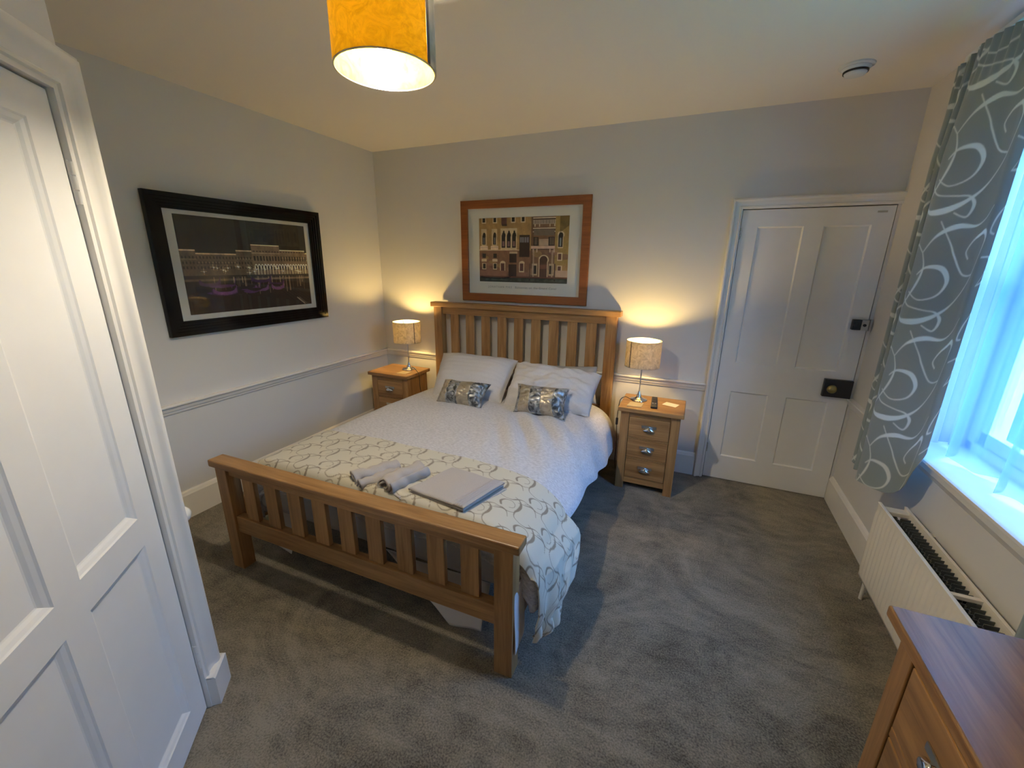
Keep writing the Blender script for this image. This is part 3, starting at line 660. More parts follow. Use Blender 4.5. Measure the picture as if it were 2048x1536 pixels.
tr2 = thing('rolled_towel', 'thicker rolled grey hand towel beside the slim one and nearer the folded towel', 'towel', (1.722, -1.955, TZ), 0, 'rolled hand towels on the bedspread')
spiral_roll('towel_roll', (-.03, -.115, .042), (.028, .095, .042), .046, 2.3, .85, M_towel, 4, tr2)
U, V = np.meshgrid(np.linspace(0, 1, 30), np.linspace(0, 1, 30), indexing='ij')
for q_, (h0, dx) in enumerate(((.020, .0), (.010, .008))):
    P = np.zeros((30, 30, 3)); P[..., 0] = .018 + dx + .055 * U + .052 * (V - .5) + .02; P[..., 1] = -.12 + .20 * V - .014 * U; P[..., 2] = h0 * (1 - .3 * U) + .003 * np.sin(V * 14 + q_) + .002
    gridmesh('towel_flap', P, M_towel, tr2, thick=.006)
ft = thing('folded_towel', 'folded grey bath towel with ribbed border lying flat on the bedspread', 'towel', (2.0, -1.925, TZ), 0)
ang = math.radians(-5)
def tl(P):
    x, y = P[..., 0].copy(), P[..., 1].copy(); P[..., 0] = x * math.cos(ang) - y * math.sin(ang) + y * .18; P[..., 1] = x * math.sin(ang) + y * math.cos(ang); return P
def layer(x0, x1, y0, y1, z, seed, name, mat, amp=.003, rib=False):
    U, V = np.meshgrid(np.linspace(0, 1, 90), np.linspace(0, 1, 50), indexing='ij'); P = np.zeros((90, 50, 3))
    P[..., 0] = x0 + (x1 - x0) * U; P[..., 1] = y0 + (y1 - y0) * V
    e = np.minimum(np.minimum(U, 1 - U) * (x1 - x0), np.minimum(V, 1 - V) * (y1 - y0)); P[..., 2] = z + .006 * np.clip(e / .008, 0, 1) + amp * nz(P[..., 0] * 25, P[..., 1] * 22, seed)
    if rib: P[..., 2] += .0022 * np.sin(U * (x1 - x0) / .0115 * 6.28) * (np.clip(e / .01, 0, 1))
    o = gridmesh(name, tl(P), mat, ft, thick=.012); return o
layer(-.155, .152, -.135, .128, .009, 51, 'towel_layer', M_towel, .003)
layer(-.152, .138, -.132, .125, .024, 52, 'towel_layer', M_towel, .0035)
layer(-.158, .082, -.135, .128, .040, 53, 'towel_layer', M_towel, .008)
o = layer(.080, .142, -.135, .128, .040, 54, 'ribbed_border', M_towel, .003, rib=True)
o['label'] = 'ribbed woven border stripe'

# ------------------------------------------------------------------ nightstands
def cup_handle(mb_plate, mb_cup, x, y, z, k=1.0):
    w = .050 * k
    mb_plate.box(x - w, y - .0025, z + .004 * k, x + w, y + .001, z + .024 * k)
    mb_plate.lathe([(0, -.001), (.024 * k, -.001), (.024 * k, .002), (0, .002)], (x, y, z), 20, axis='y')
    n = 16; m_ = 9; vs = []
    for i in range(n + 1):
        a = math.pi * i / n
        for j in range(m_):
            b = (math.pi / 2) * j / (m_ - 1)
            vs.append((x + .042 * k * math.cos(a) * math.cos(b * .98), y - .026 * k * math.sin(a) ** .8 * (math.sin(b) * .9 + .1 if 0 else 1) * math.cos(b * .98) ** .5 - .0, z - .012 * k + .030 * k * math.sin(b) * (.35 + .65 * math.sin(a))))
    mb_cup.add(vs, [(i * m_ + j, (i + 1) * m_ + j, (i + 1) * m_ + j + 1, i * m_ + j + 1) for i in range(n) for j in range(m_ - 1)])
def nightstand(loc, label):
    r = thing('nightstand', label, 'nightstand', loc, 0, 'oak nightstands beside the bed')
    MB().box(-.222, .182, .617, .222, -.182, .648).build('top', OX, r, bevel=.006, seg=3)
    for sx_ in (-1, 1):
        for (ya, yb) in ((-.152, -.107), (.107, .152)): MB().box(sx_ * .202, ya, 0, sx_ * .142, yb, .617).build('leg', OZ, r, bevel=.003)
        MB().box(sx_ * .195, -.107, .05, sx_ * .182, .107, .617).build('side_panel', OZ, r)
    MB().box(-.142, .135, .05, .142, .148, .617).build('back_panel', OZ, r)
    for z0, z1 in ((.578, .617), (.410, .416), (.252, .258), (.052, .094)): MB().box(-.142, -.148, z0, .142, -.12, z1).build('front_rail', OX, r, bevel=.002)
    for z0, z1 in ((.419, .575), (.261, .407), (.097, .249)):
        d = MB().box(-.1392, -.149, z0, .1392, -.128, z1).build('drawer', OX, r, bevel=.003)
        MB().box(-.135, -.128, z0 + .004, .135, .10, z1 - .02).build('drawer_box', OY, d)
        a, b = MB(), MB(); cup_handle(a, b, 0, -.151, (z0 + z1) / 2 + .002, 1.0); h = a.build('handle_plate', M_satin, d, smooth='auto')
        # the cup is one shell with its backplate's drawer
        bo = b.build('cup_handle', M_chrome, d, smooth=True); sm = bo.modifiers.new('t', 'SOLIDIFY'); sm.thickness = .0015
    return r
ns_r = nightstand((2.686, -.308, 0), 'oak three drawer nightstand right of the bed, nearest the white door')
ns_l = nightstand((.392, -.308, 0), 'oak three drawer nightstand left of the bed, in the room corner')

# ------------------------------------------------------------------ table lamps
def lamp(loc, label, seam_a, s):
    r = thing('table_lamp', label, 'lamp', loc, 0, 'chrome table lamps with foil shades')
    MB().lathe([(0, 0), (.062, 0), (.063, .004), (.058, .008), (.040, .013), (.024, .020), (.017, .030), (.018, .038), (.012, .046), (.009, .062), (.0075, .070), (0, .072)], n=40).build('base', M_chrome, r, smooth=True)
    MB().lathe([(.0048, .066), (.0048, .33), (0, .33)], n=16).build('stem', M_chrome, r, smooth='auto')
    MB().lathe([(0, .318), (.014, .318), (.014, .352), (.010, .354), (0, .354)], n=20).build('lamp_holder', M_ceramic, r, smooth='auto')
    sh = thing_part('lamp_shade', r); R_ = .124
    so = MB().lathe([(R_, .262), (R_, .452), (R_ - .0015, .452), (R_ - .0015, .262)], n=72, closed=True).build('shade_fabric', M_shadeT, sh, smooth='auto')
    ri = MB(); ri.lathe([(R_ + .0006, .261), (R_ + .0006, .2635), (R_ - .003, .2635), (R_ - .003, .261)], n=72, closed=True); ri.lathe([(R_ + .0006, .4505), (R_ + .0006, .453), (R_ - .003, .453), (R_ - .003, .4505)], n=72, closed=True)
    for k in range(3):
        a = k * 2.094 + .4; ri.tube([(.012 * math.cos(a), .012 * math.sin(a), .352), (R_ * .98 * math.cos(a), R_ * .98 * math.sin(a), .449)], .0014, 6)
    ri.build('shade_ring', M_satin, sh, smooth='auto')
    n = 4; vs = []
    for k in range(n + 1):
        a = seam_a + (k - n / 2) * .014
        for z in (.263, .451): vs.append(((R_ + .001) * math.cos(a), (R_ + .001) * math.sin(a), z))
    sm = MB().add(vs, [(2 * k, 2 * k + 2, 2 * k + 3, 2 * k + 1) for k in range(n)]).build('shade_seam', M_seam, sh); q = sm.modifiers.new('t', 'SOLIDIFY'); q.thickness = .001; q.offset = 1
    MB().lathe([(0, .352), (.012, .354), (.016, .366), (.022, .380), (.0225, .392), (.017, .406), (0, .412)], n=24).build('bulb', M_bulbT, r, smooth=True, label='glowing bulb')
    return r
def thing_part(name, parent):
    o = bpy.data.objects.new(name, None); C.objects.link(o); o.parent = parent; o.empty_display_size = .05; return o
lamp((2.577, -.262, .648), 'lit chrome table lamp with foil drum shade on the right nightstand', math.radians(-128), 1)
lamp((.462, -.250, .648), 'lit chrome table lamp with foil drum shade on the left nightstand', math.radians(-22), 1)
# lamp flexes with inline switch
def flex(name, pts, sw, label, d0):
    r = thing(name, label, 'cord', pts[0]); o0 = Vector(pts[0]); q = [Vector(p) - o0 for p in pts]
    c = np.array([tuple(p) for p in q]); cc = cr1(c, np.linspace(0, 1, 60)); MB().tube([tuple(p) for p in cc], .0028, 8).build('flex', M_blackplastic, r, smooth=True)
    if sw is not None:
        a = q[sw]; MB().box(a.x - .009, a.y - .008, a.z - .028, a.x + .009, a.y + .008, a.z + .028).build('inline_switch', M_blackplastic, r, bevel=.006, seg=3)
flex('lamp_cord', [(2.517, -.285, .655), (2.485, -.31, .672), (2.456, -.34, .655), (2.448, -.36, .58), (2.446, -.365, .49), (2.450, -.36, .40), (2.452, -.33, .30), (2.44, -.25, .12), (2.44, -.18, .006)], 4, 'black lamp cord with inline switch hanging beside the right nightstand', 0)
flex('lamp_cord', [(.515, -.285, .655), (.545, -.31, .690), (.585, -.315, .672), (.621, -.315, .62), (.623, -.31, .50), (.623, -.25, .25), (.63, -.15, .006)], None, 'black lamp cord running over the edge of the left nightstand', 0)

# ------------------------------------------------------------------ small things on the nightstands
def slab(name, quad, z, h, mat, label, cat, bevel=.001, group=None):
    c = sum((Vector(p) for p in [(a, b, 0) for a, b in quad]), Vector()) / 4; mb = MB()
    vs = [(a - c.x, b - c.y, 0) for a, b in quad] + [(a - c.x, b - c.y, h) for a, b in quad]
    mb.add(vs, [(3, 2, 1, 0), (4, 5, 6, 7), (0, 1, 5, 4), (1, 2, 6, 5), (2, 3, 7, 6), (3, 0, 4, 7)])
    o = mb.build(name, mat, bevel=bevel); o.location = (c.x, c.y, z); return tag(o, label, cat, group)
slab('coaster', [(2.518, -.448), (2.618, -.443), (2.624, -.345), (2.530, -.345)], .648, .005, M_coaster, 'square tan coaster on the right nightstand', 'coaster', group='coasters')
slab('coaster', [(.455, -.440), (.548, -.428), (.556, -.338), (.462, -.350)], .648, .005, M_coaster, 'square tan coaster on the left nightstand', 'coaster', group='coasters')
slab('card', [(2.748, -.300), (2.842, -.334), (2.866, -.262), (2.775, -.230)], .648, .0012, M_card, 'small cream card lying on the right nightstand', 'card', bevel=0)
rm = thing('remote_control', 'black remote control lying beside the lamp on the right nightstand', 'remote', (2.694, -.305, .648), math.radians(4))
MB().box(-.020, -.125, 0, .020, .125, .016).xf(lambda x, y, z: (x * (1 + .15 * (abs(y) > .1) * (y < 0)), y, z)).build('body', M_blackplastic, rm, bevel=.006, seg=3)
MB().lathe([(0, 0), (.0125, 0), (.0125, .0015), (0, .0015)], (0, .062, .016), 20).build('round_pad', M_black, rm, smooth='auto')
for bx_ in (-.009, .009):
    MB().box(bx_ - .006, -.058, .016, bx_ + .006, -.040, .0185).build('rocker_button', M_satin, rm, bevel=.002, label='silver rocker button')
for k in range(4):
    for bx_ in (-.010, 0, .010): MB().box(bx_ - .003, .018 - k * .014, .016, bx_ + .003, .024 - k * .014, .0175).build('button', M_black, rm)

# ------------------------------------------------------------------ pendant light
PX, PY, PZ, PR = 1.897, -2.132, 2.20, .155
pd = thing('pendant_light', 'gold foil drum pendant light hanging from the ceiling', 'lamp', (PX, PY, H))
MB().lathe([(0, 0), (.045, 0), (.045, -.012), (.030, -.026), (0, -.028)], n=32).build('ceiling_rose', M_ceramic, pd, smooth='auto')
MB().tube([(0, 0, -.02), (0, 0, -.20)], .003, 8).build('cord', M_ceramic, pd, smooth=True)
MB().lathe([(0, -.19), (.017, -.19), (.019, -.24), (.016, -.252), (0, -.252)], n=20).build('lamp_holder', M_ceramic, pd, smooth='auto')
z0 = PZ - H; z1 = z0 + .215
sh = thing_part('lamp_shade', pd)
MB().lathe([(PR, z0), (PR, z1), (PR - .0018, z1), (PR - .0018, z0)], n=96, closed=True).build('shade_fabric', M_shadeP, sh, smooth='auto')
ri = MB()
for zz_ in (z0, z1): ri.lathe([(PR + .0008, zz_ - .0015), (PR + .0008, zz_ + .0015), (PR - .004, zz_ + .0015), (PR - .004, zz_ - .0015)], n=96, closed=True)
for k in range(3):
    a = k * 2.094 + 1.2; ri.tube([(.018 * math.cos(a), .018 * math.sin(a), -.245), (PR * .985 * math.cos(a), PR * .985 * math.sin(a), z1 - .002)], .0016, 6)
ri.build('shade_ring', M_satin, sh, smooth='auto')
# overlapping silver end of the foil, seen at the right
va = math.atan2(-3.371 - PY, 2.878 - PX)
def arcband(a0, a1, r, mat, name, n=24):
    vs = []
    for k in range(n + 1):
        a = a0 + (a1 - a0) * k / n
        for z in (z0 + .001, z1 - .001): vs.append((r * math.cos(a), r * math.sin(a), z))
    o = MB().add(vs, [(2 * k, 2 * k + 2, 2 * k + 3, 2 * k + 1) for k in range(n)]).build(name, mat, sh, smooth=True); q = o.modifiers.new('t', 'SOLIDIFY'); q.thickness = .001; q.offset = 1; return o
arcband(va + .98, va + 2.1, PR + .0012, M_silver, 'shade_overlap')['label'] = 'silver overlapping edge of the shade'
arcband(va + .90, va + .99, PR + .0024, M_seam, 'shade_seam')
MB().lathe([(0, -.25), (.013, -.255), (.016, -.27), (.024, -.29), (.026, -.312), (.021, -.332), (0, -.342)], n=28).build('bulb', M_bulbP, pd, smooth=True, label='glowing white bulb')

# ------------------------------------------------------------------ smoke detector
sd = thing('smoke_detector', 'round white smoke detector on the ceiling near the door', 'smoke detector', (3.475, -.465, H))
MB().lathe([(0, 0), (.075, 0), (.074, -.006), (.066, -.010), (0, -.010)], n=48).build('base_plate', M_plastic, sd, smooth='auto')
MB().lathe([(0, -.010), (.060, -.010), (.061, -.014), (.055, -.024), (0, -.024)], n=48).build('housing', M_plastic, sd, smooth='auto')
gs = MB()
for zz_ in (-.026, -.031): gs.lathe([(.047, zz_ - .0015), (.053, zz_ - .0015), (.053, zz_ + .0015), (.047, zz_ + .0015)], n=48, closed=True)
gs.build('vent_slot', M_blackplastic, sd, smooth='auto')
MB().lathe([(0, -.0235), (.048, -.0235), (.048, -.034), (.042, -.042), (.030, -.046), (0, -.046)], n=48).build('cover', M_plastic, sd, smooth='auto')

# ------------------------------------------------------------------ pictures
def canvas(w, h, col): a = np.zeros((h, w, 3)); a[:] = col; return a
def lin(c_): c_ = np.asarray(c_, float); return np.where(c_ <= .04045, c_ / 12.92, ((c_ + .055) / 1.055) ** 2.4)
def rect(a, x0, y0, x1, y1, c_, al=1):
    h, w = a.shape[:2]; X0, X1 = sorted((int(x0 * w), int(x1 * w))); Y0, Y1 = sorted((int(y0 * h), int(y1 * h))); a[max(Y0, 0):max(Y1, Y0 + 1), max(X0, 0):max(X1, X0 + 1)] = a[max(Y0, 0):max(Y1, Y0 + 1), max(X0, 0):max(X1, X0 + 1)] * (1 - al) + np.array(c_) * al
def ell(a, cx, cy, rx, ry, c_, al=1, half=None):
    h, w = a.shape[:2]; Y, X = np.mgrid[0:h, 0:w]; d = ((X / w - cx) / rx) ** 2 + ((Y / h - cy) / ry) ** 2; m_ = d < 1
    if half: m_ &= (Y / h < cy)
    a[m_] = a[m_] * (1 - al) + np.array(c_) * al
def seg(a, x0, y0, x1, y1, wd, c_, al=1):
    h, w = a.shape[:2]; n = int(max(abs(x1 - x0) * w, abs(y1 - y0) * h)) + 2
    for t_ in np.linspace(0, 1, n): rect(a, x0 + (x1 - x0) * t_ - wd / 2, y0 + (y1 - y0) * t_ - wd * .7, x0 + (x1 - x0) * t_ + wd / 2, y0 + (y1 - y0) * t_ + wd * .7, c_, al)
def mottle(a, amp, seed, f=1):
    h, w = a.shape[:2]; Y, X = np.mgrid[0:h, 0:w]; a *= (1 + amp * nz(X * .07 * f, Y * .07 * f, seed) + amp * .6 * nz(X * .25 * f, Y * .2 * f, seed + 1) + amp * .4 * (rng.random((h, w)) - .5))[..., None]
def facade():
    a = canvas(330, 240, (.56, .45, .28)); dk = (.13, .10, .10); cream = (.72, .66, .54); br = (.34, .22, .20)
    mottle(a, .06, 3)
    rect(a, 0, .50, .60, .93, (.45, .33, .25)); rect(a, .60, 0, .86, .93, (.42, .32, .24)); rect(a, .86, 0, 1, .72, (.55, .46, .26)); rect(a, .60, .0, .63, .93, (.36, .27, .2))
    for k in range(26): ell(a, rng.uniform(0, .98), rng.uniform(.52, .9), rng.uniform(.02, .07), rng.uniform(.02, .06), [(.55, .42, .34), (.36, .24, .24), (.60, .50, .30), (.5, .36, .32)][k % 4], .55)
    mottle(a, .08, 9, 2)
    for x in (.06, .19, .40, .51): rect(a, x - .026, .0, x + .026, .085, cream); rect(a, x - .016, 0, x + .016, .07, dk)
    rect(a, .265, 0, .325, .11, br); rect(a, .27, .10, .33, .13, dk, .6)
    for x in (.06, .185):
        rect(a, x - .032, .17, x + .032, .46, cream, .8); rect(a, x - .018, .27, x + .018, .41, dk); ell(a, x, .27, .018, .05, dk); rect(a, x - .006, .3, x + .006, .4, (.4, .42, .45)); rect(a, x - .045, .43, x + .045, .49, (.78, .70, .62)); rect(a, x - .04, .45, x + .04, .455, dk, .5)
    rect(a, .255, .165, .445, .49, cream, .85)
    for x in (.29, .35, .41): rect(a, x - .021, .27, x + .021, .46, dk); ell(a, x, .27, .021, .05, dk); rect(a, x - .012, .36, x + .012, .44, (.45, .34, .34)); ell(a, x, .215, .009, .02, dk)
    rect(a, 0, .49, .48, .50, cream)
    rect(a, .47, .27, .585, .60, (.18, .12, .11)); 
    for k in range(4): rect(a, .477 + k * .026, .30, .497 + k * .026, .38, (.42, .42, .45))
    for y0 in (0.02, .17, .22): rect(a, .62, y0, .86, y0 + .012, (.74, .70, .62)); rect(a, .625, y0 + .015, .855, y0 + .035, dk, .6)
    rect(a, .62, .05, .86, .115, (.62, .56, .50))
    for k in range(14): rect(a, .625 + k * .0165, .055, .632 + k * .0165, .11, dk, .55)
    for x in (.64, .69, .80, .85): rect(a, x - .006, .11, x + .006, .15, (.7, .64, .55))
    rect(a, .63, .19, .85, .28, (.38, .34, .3)); rect(a, .63, .30, .68, .43, dk); rect(a, .79, .30, .85, .43, dk); rect(a, .69, .33, .79, .43, (.62, .54, .46))
    for x in (.645, .66, .805, .82, .835): rect(a, x, .31, x + .005, .42, (.5, .44, .38))
    rect(a, .60, .435, .86, .475, (.72, .62, .55)); rect(a, .60, .475, .86, .49, dk, .7)
    for x in (.62, .66, .80, .845): rect(a, x, .48, x + .014, .53, (.68, .6, .52))
    rect(a, .69, .60, .79, .93, cream); ell(a, .74, .64, .055, .075, cream); rect(a, .70, .63, .78, .93, (.30, .20, .17)); ell(a, .74, .64, .042, .06, (.26, .17, .14)); rect(a, .70, .72, .78, .78, (.4, .26, .22))
    for x in (.645, .825): rect(a, x - .028, .70, x + .028, .88, cream, .8); rect(a, x - .020, .73, x + .020, .86, dk)
    for x in (.63, .835): rect(a, x - .008, .5, x + .008, .93, (.62, .54, .46), .8)
    rect(a, .885, .27, .945, .47, cream); ell(a, .915, .27, .036, .055, cream); rect(a, .893, .28, .937, .45, dk); ell(a, .915, .28, .024, .045, dk); rect(a, .908, .32, .922, .44, (.45, .5, .52))
    for y0, h_ in ((.55, .09), (.74, .06)): rect(a, .885, y0 - .015, .94, y0 + h_ + .015, cream); rect(a, .895, y0, .93, y0 + h_, br)
    for x in (.06, .19):
        rect(a, x - .02, .55, x + .02, .62, dk); rect(a, x - .03, .635, x + .03, .675, cream); rect(a, x - .024, .70, x + .024, .80, cream); rect(a, x - .017, .71, x + .017, .79, dk)
    rect(a, .36, .54, .44, .69, dk, .8); rect(a, .36, .52, .45, .55, cream, .8); rect(a, .35, .72, .44, .93, (.2, .14, .13))
    for x in (.28, .50): rect(a, x - .03, .69, x + .03, .84, cream); ell(a, x, .69, .03, .03, cream); rect(a, x - .02, .70, x + .02, .82, (.32, .2, .18)); 
    rect(a, 0, .82, .33, .90, (.50, .36, .29)); rect(a, .86, .80, 1, .90, (.66, .56, .48)); rect(a, 0, .905, 1, .93, (.36, .22, .18))
    rect(a, 0, .925, 1, 1, (.16, .19, .17)); 
    for k in range(60): x = rng.uniform(0, .95); rect(a, x, rng.uniform(.93, .99), x + rng.uniform(.02, .06), rng.uniform(.93, .99), (.28, .32, .29), .35)
    for k in range(80): t_ = k / 79; rect(a, .02 + .33 * t_, .915 + .02 * math.sin(t_ * 3.1), .03 + .33 * t_, .94 + .012 * math.sin(t_ * 3.1), (.08, .07, .08))
    seg(a, .35, .93, .40, .88, .006, (.08, .07, .08))
    for x in (.585, .86): rect(a, x, .70, x + .011, .97, (.30, .22, .19)); rect(a, x, .94, x + .011, .97, dk)
    Y, X = np.mgrid[0:240, 0:330]; m_ = ((X / 330) + (Y / 240) * .9 < 1.12) & (X / 330 > .9); a[m_] *= .75
    mottle(a, .05, 19, 3); return lin(np.clip(a * 1.22, 0, 1))
def night():
    a = canvas(330, 220, (.115, .115, .11)); w = (.62, .60, .54)
    rect(a, 0, .62, 1, 1, (.13, .105, .095))
    tops = [(0, .10, .34), (.10, .38, .37), (.38, .50, .33), (.50, .74, .26), (.74, .98, .31), (.98, 1, .34)]
    for x0, x1, y0 in tops:
        b = .40 if x0 < .45 else .50; rect(a, x0, y0, x1, .66, (b * .74, b * .68, b * .60)); rect(a, x0, y0, x1, y0 + .012, (b * 1.5, b * 1.45, b * 1.3)); rect(a, x0, y0 + .09, x1, y0 + .10, (b, b * .95, b * .85))
    mottle(a, .14, 5, 2)
    for k in range(44):
        x = .01 + k * .0225
        for yy_ in (.40, .455, .505):
            if x < .5: rect(a, x, yy_, x + .009, yy_ + .028, (.10, .09, .08), .8)
    for k in range(19):
        x = .515 + k * .0255; rect(a, x, .39, x + .013, .445, (.12, .11, .12), .85); rect(a, x, .33, x + .014, .345, (.14, .13, .14), .7)
        ell(a, x + .008, .51, .0115, .035, (.86, .84, .76)); ell(a, x + .008, .518, .0075, .030, (.16, .14, .14)); rect(a, x - .0045, .51, x - .0005, .60, (.74, .70, .62))
    rect(a, 0, .60, 1, .64, (.10, .085, .08), .8)
    for k in range(26): x = rng.uniform(.1, .97); y0 = rng.uniform(.50, .58); ell(a, x, y0, .005, .008, (.95, .93, .82)); seg(a, x - .02, y0, x + .02, y0, .002, (.85, .82, .7), .5); seg(a, x, y0 - .03, x, y0 + .03, .002, (.85, .82, .7), .5)
    for k in range(34): x = rng.uniform(.15, .96); rect(a, x, .62, x + rng.uniform(.003, .010), .62 + rng.uniform(.06, .22), (.66, .62, .54), rng.uniform(.2, .65))
    for k in range(15):
        x0 = rng.uniform(0, .85); y0 = rng.uniform(.66, .80); c_ = [(.26, .17, .36), (.20, .14, .27), (.12, .10, .12), (.34, .24, .42)][k % 4]
        n = 30; L_ = rng.uniform(.10, .2)
        for j in range(n): t_ = j / (n - 1); rect(a, x0 + L_ * t_, y0 - .035 * (2 * t_ - 1) ** 4 * (1 if k % 2 else -.2), x0 + L_ * t_ + .012, y0 + .022 * (1 - (2 * t_ - 1) ** 2) + .012, c_, .9)
        seg(a, x0 + L_, y0, x0 + L_ + .012, y0 - .06, .005, c_)
    rect(a, 0, .84, 1, 1, (.10, .085, .075), .45)
    for k in range(6): seg(a, .72 + .03 * k, .80, .88 + .04 * k, 1.0, .006, (.06, .05, .05), .7)
    seg(a, .86, .90, .93, .985, .010, (.5, .5, .5), .6); seg(a, .88, .90, .95, .985, .006, (.4, .4, .42), .5)
    mottle(a, .10, 15, 3); return lin(np.clip(a * (1.5, 1.38, 1.25), 0, 1))
def paint_mat(name):
    mt, t, b = newmat(name); at = N(t, 'Attribute', attribute_name='paint'); t.links.new(at.outputs['Color'], b.inputs['Base Color']); b.inputs['Roughness'].default_value = .7; return mt
M_print = paint_mat('printed_paper')
def picture(name, label, loc, rz, w, h, fwid, prof, fmat, art, ax, az, aw, ah, mat_m, art_fn, glass, tilt):
    """hung picture: local x across, z up, -y towards the room; loc = centre on the wall"""
    r = thing(name, label, 'picture', loc, rz); r.rotation_euler = (tilt, 0, rz)
    mb = MB(); k = len(prof); pts = [(-w / 2, -h / 2, 1, 1), (w / 2, -h / 2, -1, 1), (w / 2, h / 2, -1, -1), (-w / 2, h / 2, 1, -1)]
    vs = [(X + dx * a * fwid, -d, Z + dz * a * fwid) for X, Z, dx, dz in pts for a, d in prof]
    mb.add(vs, [(i * k + j, i * k + (j + 1) % k, ((i + 1) % 4) * k + (j + 1) % k, ((i + 1) % 4) * k + j) for i in range(4) for j in range(k)])
    mb.build('picture_frame', fmat, r, smooth='auto')
    iw, ih = w / 2 - fwid + .004, h / 2 - fwid + .004
    MB().box(-iw, -.006, -ih, iw, -.002, ih).build('mount', mat_m, r)
    img = art_fn(); hh, ww = img.shape[:2]
    X, Z = np.meshgrid(np.linspace(ax, ax + aw, ww), np.linspace(az + ah, az, hh)); P = np.stack([X, np.full_like(X, -.0068), Z], -1)
    gridmesh('print', P.transpose(1, 0, 2), M_print, r, color=img.transpose(1, 0, 2), thick=.0006)
    if glass: MB().box(-iw, -.0115, -ih, iw, -.0095, ih).build('glass', M_glass, r)
    return r
FLAT = [(0, 0), (0, .022), (.04, .025), (.96, .025), (1, .022), (1, .004), (.9, 0)]
STEP = [(0, 0), (0, .034), (.02, .038), (.30, .038), (.32, .033), (.50, .033), (.52, .027), (.68, .027), (.70, .021), (.86, .021), (.88, .017), (.98, .017), (1, .015), (1, .002), (.9, 0)]
# back wall: timber frame with a canal-side print and its caption
pw = picture('framed_print', 'pine framed print of a canal-side palace above the headboard', (1.502, -.002, 1.716), 0, 1.142, .832, .066, FLAT, PINE, None, -.400, -.246, .800, .520, M_mat, facade, True, math.radians(.6))
def text(body, x, z, size, parent, mat, y=-.0075, name='caption', space=1.0):
    cu = bpy.data.curves.new('txt', 'FONT'); cu.body = body; cu.size = size; cu.align_x = 'LEFT'; cu.extrude = .0002; cu.space_character = space
    to = bpy.data.objects.new('txt', cu); C.objects.link(to); dg = bpy.context.evaluated_depsgraph_get(); dg.update()
    me = bpy.data.meshes.new_from_object(to.evaluated_get(dg)); bpy.data.objects.remove(to)
    me.materials.clear(); me.materials.append(mat); o = bpy.data.objects.new(name, me); C.objects.link(o); o.parent = parent
    wv = max(v_.co.x for v_ in me.vertices); o.location = (x, y, z); o.rotation_euler = (math.pi / 2, 0, 0); return o, wv
o, wv = text('JONATHAN PIKE', -.315, -.297, .0235, pw, M_ink, space=1.45)
o.scale = (.225 / wv, 1, 1)
o, wv = text('Balconies on the Grand Canal', -.060, -.297, .0235, pw, M_ink, space=1.2); o.scale = (.37 / wv, 1, 1)
# left wall: black lacquer frame with a night harbour print
picture('framed_picture', 'glossy black framed picture of gondolas at night on the left wall', (.003, -1.332, 1.583), math.radians(90), 1.185, .825, .088, STEP, M_lacquer, None, -.452, -.292, .912, .592, M_linen, night, True, math.radians(1.0))

# ------------------------------------------------------------------ radiator
rad = thing('radiator', 'cream panel radiator on the wall below the window sill', 'radiator', (W, -1.60, 0))
yr0, yr1 = .515, -.53; zr0, zr1 = .150, .558
def rad_panel(x, sgn, name):
    n = 240; ys = np.linspace(yr0, yr1, n); rows = [(zr0, 0), (zr0 + .012, 0), (zr0 + .026, .25), (zr0 + .050, 1), (zr1 - .050, 1), (zr1 - .030, .2), (zr1 - .010, 0), (zr1, 0)]
    P = np.zeros((n, len(rows), 3)); ph = ((ys - yr1) / .0333) % 1; ridge = np.clip(np.abs(ph - .5) * 4 - .55, 0, 1)
    for j, (z, k) in enumerate(rows): P[:, j, 0] = x + sgn * (.006 * ridge * k); P[:, j, 1] = ys; P[:, j, 2] = z
    return gridmesh(name, P, M_rad, rad, thick=0)
mbk = MB()
pf = rad_panel(-.145, -1, 'front_panel'); so = pf.modifiers.new('t', 'SOLIDIFY'); so.thickness = .010; so.offset = -1
pb = rad_panel(-.050, -1, 'rear_panel'); so = pb.modifiers.new('t', 'SOLIDIFY'); so.thickness = .010; so.offset = -1
MB().box(-.149, yr1, zr1 - .004, -.135, yr0, zr1 + .002).build('top_edge', M_rad, rad, bevel=.002)
MB().box(-.052, yr1, zr1 - .004, -.040, yr0, zr1 + .002).build('top_edge', M_rad, rad, bevel=.002)
for yy_ in (-.09,): MB().box(-.140, yy_ - .009, zr1 - .020, -.046, yy_ + .009, zr1 - .006).build('cross_bar', M_rad, rad, bevel=.001)
MB().box(-.140, yr0 - .06, zr1 - .030, -.046, yr0 - .012, zr1 - .010).build('end_bracket', M_rad, rad, bevel=.003)
fins = MB(); y_ = yr0 - .075; k = 0
while y_ > yr1 + .02:
    x0, x1 = (-.134, -.090) if k % 2 == 0 else (-.134, -.096)
    fins.box(x0, y_, zr0 + .03, -.105 + .006, y_ - .0025, zr1 - .022); fins.box(-.090, y_ - .011, zr0 + .03, -.052, y_ - .0135, zr1 - .022); fins.box(-.1, y_ , zr0 + .03, -.0985, y_ - .012, zr1 - .022)
    y_ -= .024; k += 1
fins.build('convector_fins', M_fin, rad)
MB().box(-.100, yr1 + .02, zr0 + .05, -.090, yr0 - .07, zr0 + .052).build('baffle', M_fin, rad)
MB().tube([(-.10, yr0 - .03, zr0 + .04), (-.10, yr0 + .01, zr0 + .035), (-.102, yr0 + .016, zr0 + .02), (-.102, yr0 + .016, .0)], .0085, 12).build('supply_pipe', M_rad, rad, smooth='auto')
